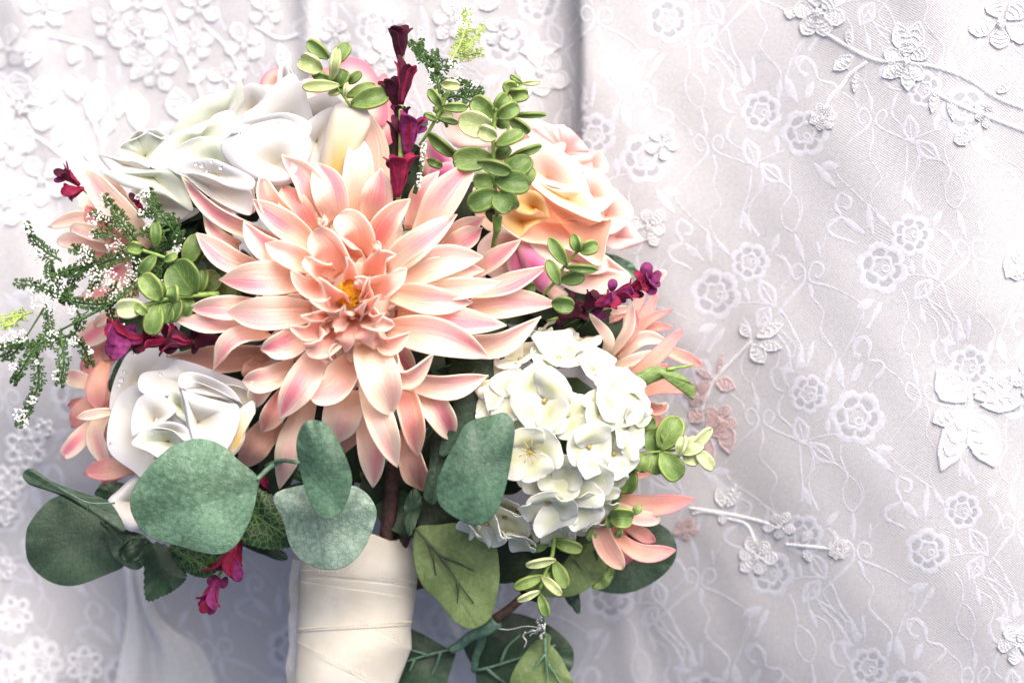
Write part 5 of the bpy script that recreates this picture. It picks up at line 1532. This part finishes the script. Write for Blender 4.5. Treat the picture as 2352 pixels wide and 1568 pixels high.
spike("burgundy spike with magenta tip pointing right between the peach rose and smaller dahlia", Kd, ([(-60, 720), (200, 640), (500, 500), (800, 390), (940, 330)], (66, 68, 68, 66, 64)),
      [((60, 690), (300, 590), 100, 68, D2, D2, 5), ((300, 610), (420, 470), 100, 70, D2, D2, 5), ((400, 570), (590, 500), 86, 74, U_, P2, 5), ((560, 480), (770, 420), 84, 72, U_, P2, 5),
       ((720, 430), (880, 350), 78, 70, U_, U_, 5), ((870, 370), (965, 320), 84, 68, P2, P2, 6), ((100, 640), (230, 520), 80, 66, D2, D2, 4)], (1400, 690, 40),
      [((560, 430), (580, 318), 96, 74, P2), ((860, 310), (920, 160), 120, 70, P2), ((880, 360), (985, 455), 110, 68, P2), ((960, 310), (1030, 250), 80, 66, P2), ((860, 350), (790, 235), 70, 74, U_),
       ((760, 460), (870, 470), 70, 66, D2), ((370, 620), (520, 690), 80, 68, P2), ((600, 500), (700, 530), 60, 68, P2), ((530, 530), (548, 590), 60, 74, U_), ((40, 690), (90, 780), 50, 60, D2), ((420, 560), (460, 620), 100, 70, D2)], 14)
spike("burgundy spike lying to the left between the boxwood sprig and the lower white rose", Kl, ([(1230, 955), (1000, 975), (780, 970), (600, 950)], (74, 78, 80, 80)),
      [((780, 965), (600, 940), 100, 82, U_, P2, 5), ((910, 970), (770, 960), 64, 80, U_, U_, 4), ((1050, 975), (900, 950), 84, 78, U_, D2, 5), ((1200, 960), (1050, 950), 70, 74, D2, D2, 4)], (380, 780, 45),
      [((700, 960), (575, 890), 100, 86, U_), ((710, 970), (590, 1050), 100, 86, P2), ((720, 930), (700, 885), 80, 82, P2), ((980, 960), (900, 1030), 70, 78, D2), ((950, 940), (930, 890), 70, 78, D2), ((800, 960), (730, 1030), 60, 80, D2)], 10)
Kc = plan(0, 0, .3)
spike("lone burgundy floret at the far upper left of the bouquet", Kc, ([(720, 1520), (600, 1430)], (60, 62)),
      [((610, 1420), (490, 1320), 50, 64, U_, D2, 4), ((640, 1440), (520, 1480), 60, 64, U_, U_, 3)], (155, 410, 40),
      [((520, 1340), (410, 1310), 66, 66, D2), ((520, 1360), (412, 1385), 46, 64, P2), ((600, 1450), (465, 1470), 88, 68, U_), ((530, 1330), (505, 1228), 12, 66, U_), ((525, 1330), (484, 1250), 10, 64, P2),
       ((1060, 1560), (990, 1480), 52, 66, D2), ((1090, 1620), (1030, 1500), 50, 64, U_)], 8)
spike("burgundy floret hanging down below the dark serrated leaves", Lb, ([(1500, 380), (1450, 600), (1340, 800), (1240, 980)], (46, 52, 56, 58)),
      [((1350, 760), (1250, 960), 74, 60, U_, U_, 4), ((1250, 960), (1190, 1120), 62, 60, U_, P2, 4), ((1520, 330), (1490, 470), 50, 50, D2, U_, 4), ((1380, 740), (1330, 880), 60, 54, D2, U_, 3)], (520, 1300, 35),
      [((1320, 840), (1375, 985), 84, 60, P2), ((1240, 950), (1195, 1000), 50, 58, P2), ((1300, 960), (1270, 1020), 50, 58, P2), ((1225, 1080), (1150, 1160), 66, 62, U_), ((1240, 1080), (1200, 1172), 60, 62, P2)], 9)
# ---------------------------------------------------------------- broad fabric leaves
LEAVES = []
def leaf(label, A, outl, rl, z, mt, name="eucalyptus_leaf", stem=None, ribs=None, rmat='vein_dark', rw=7, **kw):
    cx = sum(p[0] for p in outl) / len(outl)
    cy = sum(p[1] for p in outl) / len(outl)
    t = thing(name, label, "leaf", (*A(cx, cy), z), "broad leaves around the ribbon handle" if name == "eucalyptus_leaf" else "serrated dark leaves")
    k = abs(A(1, 0)[0] - A(0, 0)[0])
    kw = dict(dict(bulge=3, fold=2.2, M=64, rings=9, th=.0006, wave=.9, ruff=.4), **kw)
    sheet("blade", outl, M[mt], t, A=A, z=z, ribline=rl, **kw)
    if stem:
        tube("stem", [P(*A(x, y), zz) for x, y, zz in stem], [rw * k * S(z) * .9, rw * k * S(z)], M['stem_teal'], t, n=12)
    for r in ribs or []:
        tube("rib", [P(*A(x, y), zz) for x, y, zz in r], [rw * k * S(z), rw * k * S(z) * .4], M[rmat], t, n=10, sides=6)
    LEAVES.append(t)
    return t
leaf("largest silver green leaf, covering the lower white rose", Lb,
     [(1480, 385), (1475, 470), (1440, 620), (1350, 780), (1230, 828), (1000, 772), (850, 722), (775, 630), (748, 530), (785, 420), (900, 280), (1020, 195), (1160, 165), (1275, 205), (1370, 290)],
     ((1490, 455), (760, 640)), 92, 'euc', stem=[(1475, 400, 93), (1550, 330, 80), (1640, 280, 66)], rw=16, bulge=5, tilt=(-3, -5))
leaf("dark green leaf lying flat on the lace at the lower left, under a folded leaf", Lb,
     [(720, 880), (620, 940), (430, 1006), (280, 980), (165, 870), (150, 720), (190, 620), (300, 510), (430, 490), (580, 600), (680, 740)],
     ((700, 480), (260, 900)), 44, 'euc_dark', bulge=3)
leaf("narrow folded leaf with teal ribs pointing left", Lb,
     [(132, 372), (180, 338), (300, 415), (500, 488), (630, 530), (720, 690), (620, 660), (510, 580), (330, 480), (170, 425)],
     ((700, 620), (130, 380)), 68, 'euc_dark', ribs=[[(660, 535, 72), (500, 530, 74), (330, 440, 73)], [(510, 535, 74), (500, 580, 72)]], rmat='stem_teal', rw=6, bulge=2)
leaf("small dark leaf tucked behind the white petal at the lower left", Lb,
     [(545, 480), (600, 425), (700, 420), (780, 470), (720, 560), (600, 530)], ((540, 490), (740, 480)), 50, 'euc_deep', bulge=2)
leaf("leaf with fine dark veins half hidden under the largest silver green leaf", Lb,
     [(580, 640), (700, 680), (850, 740), (830, 880), (765, 916), (660, 850), (610, 740)], ((620, 640), (800, 880)), 54, 'euc_dark', bulge=2)
Lr = plan(611.5, 893.8, .43)
leaf("upright oval silver green leaf in front of the large dahlia's lowest petals", Lr,
     [(165, 330), (170, 250), (200, 185), (250, 163), (330, 195), (400, 310), (445, 420), (455, 510), (410, 640), (340, 690), (270, 665), (205, 520)],
     ((150, 380), (400, 640)), 102, 'euc_mid', bulge=4, fold=4, stem=[(170, 390, 102), (80, 380, 84), (0, 410, 64)], rw=13)
leaf("round grey green leaf overlapping the top of the ribbon handle", Lr,
     [(40, 570), (160, 518), (320, 505), (480, 520), (570, 600), (584, 700), (500, 880), (380, 960), (240, 940), (140, 860), (90, 700)],
     ((240, 520), (310, 960)), 82, 'euc_pale', bulge=4)
leaf("upright silver green leaf between the large dahlia and the hydrangea", Lr,
     [(1075, 180), (1200, 140), (1275, 126), (1325, 195), (1312, 340), (1280, 510), (1230, 650), (1145, 722), (1040, 700), (930, 620), (912, 520), (950, 400), (1010, 290)],
     ((1105, 130), (1190, 740)), 104, 'euc_mid', bulge=5, fold=3)
leaf("dark leaf seen edge on behind the dahlia petals beside the hydrangea", lambda x, y: (x, y),
     [(1150, 805), (1156, 870), (1120, 950), (1060, 1020), (1010, 1045), (1030, 960), (1080, 860)], ((1150, 800), (1010, 1050)), 74, 'euc_dark', bulge=2)
leaf("olive fabric leaf with dark raised ribs beside the ribbon handle", Lr,
     [(800, 742), (910, 725), (1030, 714), (1150, 745), (1225, 830), (1245, 960), (1240, 1060), (1205, 1200), (1150, 1260), (1080, 1276), (1000, 1230), (920, 1130), (830, 1040), (788, 900)],
     ((800, 742), (1130, 1280)), 58, 'euc_olive', bulge=3, rw=8,
     ribs=[[(795, 742, 61.5), (930, 890, 62.5), (1020, 1020, 62.5), (1108, 1142, 61.5)], [(925, 885, 62.5), (1020, 920, 62.5), (1110, 967, 62)], [(865, 820, 62), (890, 900, 62), (906, 992, 61.5)], [(1020, 1020, 62.5), (1024, 1080, 62), (1021, 1142, 61.5)]])
leaf("dark round leaf at the right below the pink tipped dahlia petals", lambda x, y: (x, y),
     [(1366, 1348), (1385, 1290), (1420, 1230), (1480, 1196), (1532, 1214), (1554, 1258), (1538, 1304), (1490, 1342), (1430, 1362)], ((1400, 1220), (1480, 1350)), 34, 'euc_dark', bulge=2)
leaf("green fabric leaf behind the hanging pale boxwood sprig", lambda x, y: (x, y),
     [(1180, 1320), (1215, 1270), (1290, 1235), (1360, 1240), (1396, 1282), (1380, 1325), (1330, 1362), (1270, 1370), (1210, 1358)], ((1300, 1230), (1260, 1380)), 44, 'euc_olive',
     ribs=[[(1318, 1285, 48.5), (1340, 1312, 48.5)]], rw=2, bulge=3)
leaf("dark leaf at the bottom edge right of the ribbon handle", Lc,
     [(-120, 860), (60, 930), (210, 1000), (430, 1130), (548, 1185), (520, 1320), (420, 1600), (200, 1800), (-100, 1700), (-200, 1200)],
     ((560, 1150), (-100, 1330)), 27, 'euc_deep', bulge=2, rw=22, rmat='stem_teal',
     ribs=[[(540, 1150, 31.5), (300, 1205, 31.5), (0, 1290, 31), (-100, 1330, 30)], [(230, 1235, 31.5), (120, 1195, 31.5), (10, 1165, 31)], [(370, 1190, 31.5), (330, 1330, 31), (260, 1480, 30)], [(60, 1280, 31), (0, 1420, 30.5)]])
leaf("broad dark leaf at the bottom edge behind a lighter pointed leaf", Lc,
     [(650, 1110), (760, 960), (900, 850), (1080, 760), (1270, 720), (1580, 815), (1800, 950), (1960, 1130), (1982, 1290), (1920, 1440), (1600, 1680), (900, 1700), (790, 1420)],
     ((780, 1410), (1900, 1150)), 20, 'euc_deep', bulge=2, rw=24, rmat='stem_teal',
     ribs=[[(780, 1410, 22), (950, 1380, 24), (1370, 1250, 24.5), (1600, 1190, 24)], [(1100, 1310, 24.5), (1180, 1130, 24.5), (1340, 980, 23.5)], [(930, 1390, 24), (1060, 1500, 24), (1180, 1580, 23)], [(1700, 1140, 24), (1760, 1105, 24)]])
t_st = thing("leaf_stem", "forked teal green leaf stem running down to the bottom dark leaves", "stem", (1080, 1470, 25))
tube("stem", [P(*Lc(x, y), z) for x, y, z in [(1060, 820, 44), (920, 930, 42), (740, 1000, 38), (600, 1110, 35), (500, 1160, 33)]], [.0027, .0017], M['stem_teal'], t_st, n=20)
tube("branch", [P(*Lc(x, y), z) for x, y, z in [(880, 950, 41), (860, 1090, 34), (800, 1250, 29), (780, 1410, 23)]], [.0019, .0014], M['stem_teal'], t_st, n=16)
tube("brown_tip", [P(*Lc(x, y), z) for x, y, z in [(1030, 800, 44), (1180, 690, 44), (1330, 560, 42), (1460, 460, 40)]], [.0021, .0015], M['stem_brown'], t_st, n=12)
leaf("lighter pointed leaf with a long straight stalk at the bottom edge", Lc,
     [(1560, 1030), (1640, 965), (1700, 1000), (1690, 1090), (1790, 1200), (1900, 1400), (1990, 1600), (1950, 1800), (1650, 1850), (1350, 1800), (1215, 1590), (1280, 1370), (1430, 1160)],
     ((1640, 960), (1680, 1850)), 42, 'euc_olive', bulge=3, fold=4, rw=20, rmat='stem_teal',
     stem=[(1622, 740, 54), (1622, 900, 50), (1630, 1000, 48)], ribs=[[(1630, 980, 47.5), (1640, 1210, 47), (1665, 1500, 46.5), (1690, 1800, 45)], [(1640, 1215, 47), (1540, 1340, 46.8), (1460, 1490, 46)], [(1670, 1330, 47), (1740, 1440, 46.5), (1810, 1560, 46)]])
leaf("small teal leaf tip behind the green fabric leaf near the hanging boxwood sprig", Lc,
     [(1850, 480), (1950, 440), (2040, 460), (2055, 720), (1960, 650)], ((1900, 440), (2050, 720)), 34, 'euc_dark', bulge=1)
leaf("green leaf peeping out behind the blush peach rose near the magenta spike tip", lambda x, y: (x, y),
     [(1385, 585), (1415, 588), (1452, 606), (1464, 632), (1430, 650), (1395, 620)], ((1385, 585), (1464, 635)), 36, 'euc', bulge=2)
leaf("dark leaf behind the left side of the lower white rose", lambda x, y: (x, y),
     [(290, 805), (325, 800), (290, 850), (258, 900), (250, 880), (268, 835)], ((310, 800), (252, 900)), 52, 'euc_dark', bulge=1)
leaf("slim dark leaf under the round grey green leaf left of the handle", Lb,
     [(1370, 765), (1500, 785), (1620, 808), (1652, 850), (1610, 862), (1500, 825)], ((1370, 770), (1652, 855)), 46, 'euc_deep', bulge=1)
leaf("cut yellow green leaf end beside the dark round leaf", lambda x, y: (x, y), [(1395, 1300), (1412, 1306), (1396, 1345), (1362, 1352), (1368, 1330)], ((1400, 1300), (1365, 1350)), 42, 'box', bulge=1)
SR = "serrated_leaf"
leaf("serrated leaf with pale net veins right of the largest silver green leaf", Lb,
     [(1440, 470), (1560, 490), (1640, 560), (1690, 630), (1732, 765), (1640, 790), (1550, 800), (1440, 775), (1390, 740)], ((1400, 560), (1730, 775)), 62, 'serr', SR, serr=1, M=64, bulge=3)
leaf("darkest serrated leaf hanging over the tulle fold", Lb,
     [(850, 770), (1000, 800), (1070, 940), (1030, 1010), (950, 1060), (845, 1092), (828, 960)], ((930, 770), (870, 1090)), 58, 'euc_deep', SR, serr=1, M=56, bulge=2)
leaf("serrated leaf just under the edge of the largest silver green leaf", Lb,
     [(990, 770), (1270, 810), (1235, 930), (1175, 962), (1070, 930), (1010, 860)], ((1010, 800), (1240, 930)), 60, 'serr', SR, serr=1, M=56, bulge=2)
leaf("small curled serrated leaf at the left of the darkest serrated leaf", Lb,
     [(688, 800), (760, 738), (860, 755), (810, 850), (720, 872)], ((860, 760), (690, 830)), 66, 'euc_deep', SR, serr=1, M=40, bulge=3, lip=2)
leaf("bright green serrated leaf tip arching over the smaller dahlia beside the hydrangea", Kd,
     [(640, 1340), (750, 1250), (860, 1195), (970, 1155), (1120, 1185), (1240, 1240), (1320, 1320), (1362, 1370), (1335, 1465), (1285, 1330), (1180, 1235), (1000, 1285), (780, 1372)],
     ((640, 1345), (1340, 1440)), 66, 'box', SR, serr=1, M=60, bulge=2, cen=(1020, 1225),
     ribs=[[(1090, 1185, 68), (1200, 1165, 68), (1290, 1150, 67), (1370, 1130, 66)]], rmat='stem_green', rw=20)
# dark foliage deep inside the bouquet, seen through the gaps
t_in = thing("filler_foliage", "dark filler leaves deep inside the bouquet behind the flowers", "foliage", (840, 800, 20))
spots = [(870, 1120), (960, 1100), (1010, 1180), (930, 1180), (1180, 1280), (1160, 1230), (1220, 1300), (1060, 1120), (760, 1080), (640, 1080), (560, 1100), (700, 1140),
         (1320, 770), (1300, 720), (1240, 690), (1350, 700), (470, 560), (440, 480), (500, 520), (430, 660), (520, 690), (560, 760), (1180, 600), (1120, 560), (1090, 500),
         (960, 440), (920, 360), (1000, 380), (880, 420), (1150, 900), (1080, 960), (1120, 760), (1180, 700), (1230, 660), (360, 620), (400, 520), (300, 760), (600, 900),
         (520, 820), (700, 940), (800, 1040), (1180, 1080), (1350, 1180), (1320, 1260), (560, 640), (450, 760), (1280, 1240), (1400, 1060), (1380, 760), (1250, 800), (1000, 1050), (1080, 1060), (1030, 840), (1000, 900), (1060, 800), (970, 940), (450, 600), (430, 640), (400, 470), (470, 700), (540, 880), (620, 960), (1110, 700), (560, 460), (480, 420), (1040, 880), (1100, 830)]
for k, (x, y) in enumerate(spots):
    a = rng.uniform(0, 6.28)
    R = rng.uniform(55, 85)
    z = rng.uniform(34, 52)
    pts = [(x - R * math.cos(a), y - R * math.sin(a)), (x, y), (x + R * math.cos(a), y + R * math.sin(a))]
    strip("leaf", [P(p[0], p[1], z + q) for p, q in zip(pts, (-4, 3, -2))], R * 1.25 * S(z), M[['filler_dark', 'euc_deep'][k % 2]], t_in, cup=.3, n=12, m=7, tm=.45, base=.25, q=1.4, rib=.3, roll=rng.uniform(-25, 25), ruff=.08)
leaf("narrow serrated leaf standing beside the stems above the ribbon handle", Lr,
     [(735, 640), (760, 560), (800, 530), (830, 600), (800, 720), (770, 780), (745, 740)], ((800, 530), (760, 780)), 62, 'euc_deep', SR, serr=1, M=48, bulge=1)
leaf("olive leaf hanging behind the lowest dahlia petal above the ribbon handle", Lr,
     [(840, 560), (870, 420), (900, 240), (1000, 250), (1010, 300), (960, 420), (920, 580), (880, 612)], ((960, 240), (880, 610)), 66, 'euc_dark', bulge=2)

# ---------------------------------------------------------------- stems and ribbon handle
for pts, r, lb in [([(905, 1060, 46), (898, 1140, 46), (890, 1215, 44), (880, 1300, 40)], .003, "thick brown wrapped stem rising from the middle of the ribbon handle"),
                   ([(975, 1120, 44), (960, 1170, 44), (930, 1230, 42), (900, 1310, 38)], .0026, "brown stem leaning right above the ribbon handle"),
                   ([(1195, 1260, 40), (1180, 1290, 38), (1080, 1300, 34), (950, 1330, 32)], .0045, "short dark brown stem end showing under the hydrangea")]:
    t = thing("flower_stem", lb, "stem", pts[1], "brown stems above the handle")
    tube("stem", [P(*p) for p in pts], [r, r], M['stem_brown'], t, n=14, sides=10)
hd = thing("ribbon_handle", "bouquet handle wrapped in ivory satin ribbon", "handle", (815, 1400, 20))
EL = [(146, 1900), (155, 1560), (166, 1350), (176, 1180), (183, 1000), (188, 880), (250, 760)]
ER = [(610, 1900), (660, 1700), (705, 1560), (776, 1375), (770, 1270), (792, 1120), (816, 975), (775, 840), (752, 765)]
def handle_xy(v, u):
    """v 0 bottom .. 1 top, u -1 left .. 1 right; handle outline in its own plan"""
    y = 1900 + (745 - 1900) * v
    el = np.interp(-y, [-p[1] for p in EL], [p[0] for p in EL])
    er = np.interp(-y, [-p[1] for p in ER], [p[0] for p in ER])
    return el, er, y
def ribbon(name, f0, f1, off, tags=None, nv=26, nu=40, full=True):
    """a wrap of ribbon round the handle between two edge curves v=f0(a), v=f1(a); a = angle, 0 faces up"""
    G = np.zeros((nv, nu, 3))
    for j in range(nu):
        a = -math.pi + 2 * math.pi * j / nu if full else -1.75 + 3.5 * j / (nu - 1)
        for i in range(nv):
            q = i / (nv - 1)
            v = f0(a) * (1 - q) + f1(a) * q
            v = 1 - (1 - v) * 955 / 1155. if name != 'ribbon_core' else v
            el, er, y = handle_xy(v, 0)
            cx, hw = (el + er) / 2, (er - el) / 2
            sa = math.sin(a)
            # slightly squared section with soft dents
            rr = 1 + .03 * math.sin(3 * a + 5 * v) + .02 * math.sin(9 * v + 2 * a)
            x = cx + hw * math.copysign(abs(sa) ** .9, sa) * (1 + off / 22 * .25)
            z = 34 + (15 + off) * math.cos(a) * rr + 1.2 * math.sin(y / 70. + sa * 2) * max(0, math.cos(a))
            px, py = Lr(x, y - 14 * (1 - abs(sa)) * 0)
            G[i, j] = P(px, py, z)
    V, F = shell(G, .0003, closed_u=full)
    m_, n_ = np.meshgrid(np.linspace(0, 1, nu), np.linspace(0, 1, nv))
    uv = np.stack([m_, n_], -1).reshape(-1, 2)
    return mk(name, V, F, M['satin'], hd, np.vstack([uv, uv])), G
_, g0 = ribbon("ribbon_core", lambda a: 0., lambda a: .985 - .035 * math.sin(a) - .012 * math.sin(3 * a) + .008 * math.sin(7 * a), 0)
b1, g1 = ribbon("ribbon_wrap", lambda a: .705 - .035 * math.sin(a) + .02 * math.cos(a), lambda a: .955 - .04 * math.sin(a), .3)
b2, g2 = ribbon("ribbon_wrap", lambda a: .50 - .19 * math.sin(a), lambda a: .69 - .03 * math.sin(a) + .02 * math.cos(a), .15)
b3, g3 = ribbon("ribbon_wrap", lambda a: .2 - .15 * math.sin(a), lambda a: .485 - .16 * math.sin(a), .22)
b4, g4 = ribbon("ribbon_wrap", lambda a: .44 + .02 * math.sin(a), lambda a: .66 - .05 * math.sin(a), .45, full=False)
mk("stem_ends", g0[0], [tuple(range(len(g0[0])))], M['stem_brown'], hd, smooth=False)
stc = Acc()
for G in (g1, g2, g3, g4):
    for row, dn in ((0, 1), ):
        e = G[row] * .93 + G[dn] * .07 if dn < len(G) else G[row]
        e = G[0] + nrm(G[1] - G[0]) * .0016
        nrow = len(e)
        pts = cr(e, nrow * 5)
        for q in range(0, len(pts) - 1, 3):
            p, p2 = pts[q], pts[q + 1]
            if p[2] < .034:
                continue
            c = (p + p2) / 2 + np.array([0, 0, .00035])
            stc.add(*ball(c, .00032, (1.4, .9, .6)))
stc.build("stitching", M['stitch'], hd, kind='stuff')
# loose threads
t_th = thing("loose_thread", "tangled grey loose threads on the stalk near the bottom edge", "thread", (1240, 1450, 40))
ac = Acc()
for k in range(9):
    x, y = 1620, 890
    pts = [(x, y, 54)]
    for q in range(6):
        x += rng.uniform(-75, 25)
        y += rng.uniform(-50, 55)
        pts.append((x, y, 50 + rng.uniform(-4, 6)))
    ac.add(*tube_geo([P(*Lc(a, b), c) for a, b, c in pts], [.00025, .0002], 24, 5))
ac.add(*tube_geo([P(*Lc(a, b), c) for a, b, c in [(1050, 905, 44), (1200, 920, 46), (1400, 880, 50), (1600, 900, 54)]], [.0002, .0002], 20, 5))
ac.add(*tube_geo([P(*Lc(a, b), c) for a, b, c in [(1400, 950, 50), (1370, 1000, 48), (1410, 1060, 48), (1380, 1140, 46)]], [.0004, .0002], 16, 5))
ac.build("thread", M['thread'], t_th, kind='stuff')
t_tr = thing("lace_trim", "strip of frilled white lace trim along the left of the ribbon handle", "trim", (680, 1480, 10))
for k, (dx, wd) in enumerate(((0, 30), (-9, 22))):
    strip("frill", [P(688 + dx - q * 1.1 + 3 * math.sin(q * 2.3 + k), 1285 + q * 34, 14 + k * 3) for q in range(11)], wd * S(15), M['veil'] if k else M['appl'], t_tr, cup=.5, n=60, m=7, base=.9, tm=.9, ruff=.9, th=.0003)
for m_ in list(bpy.data.objects):
    if '_o' in m_:
        del m_['_o']
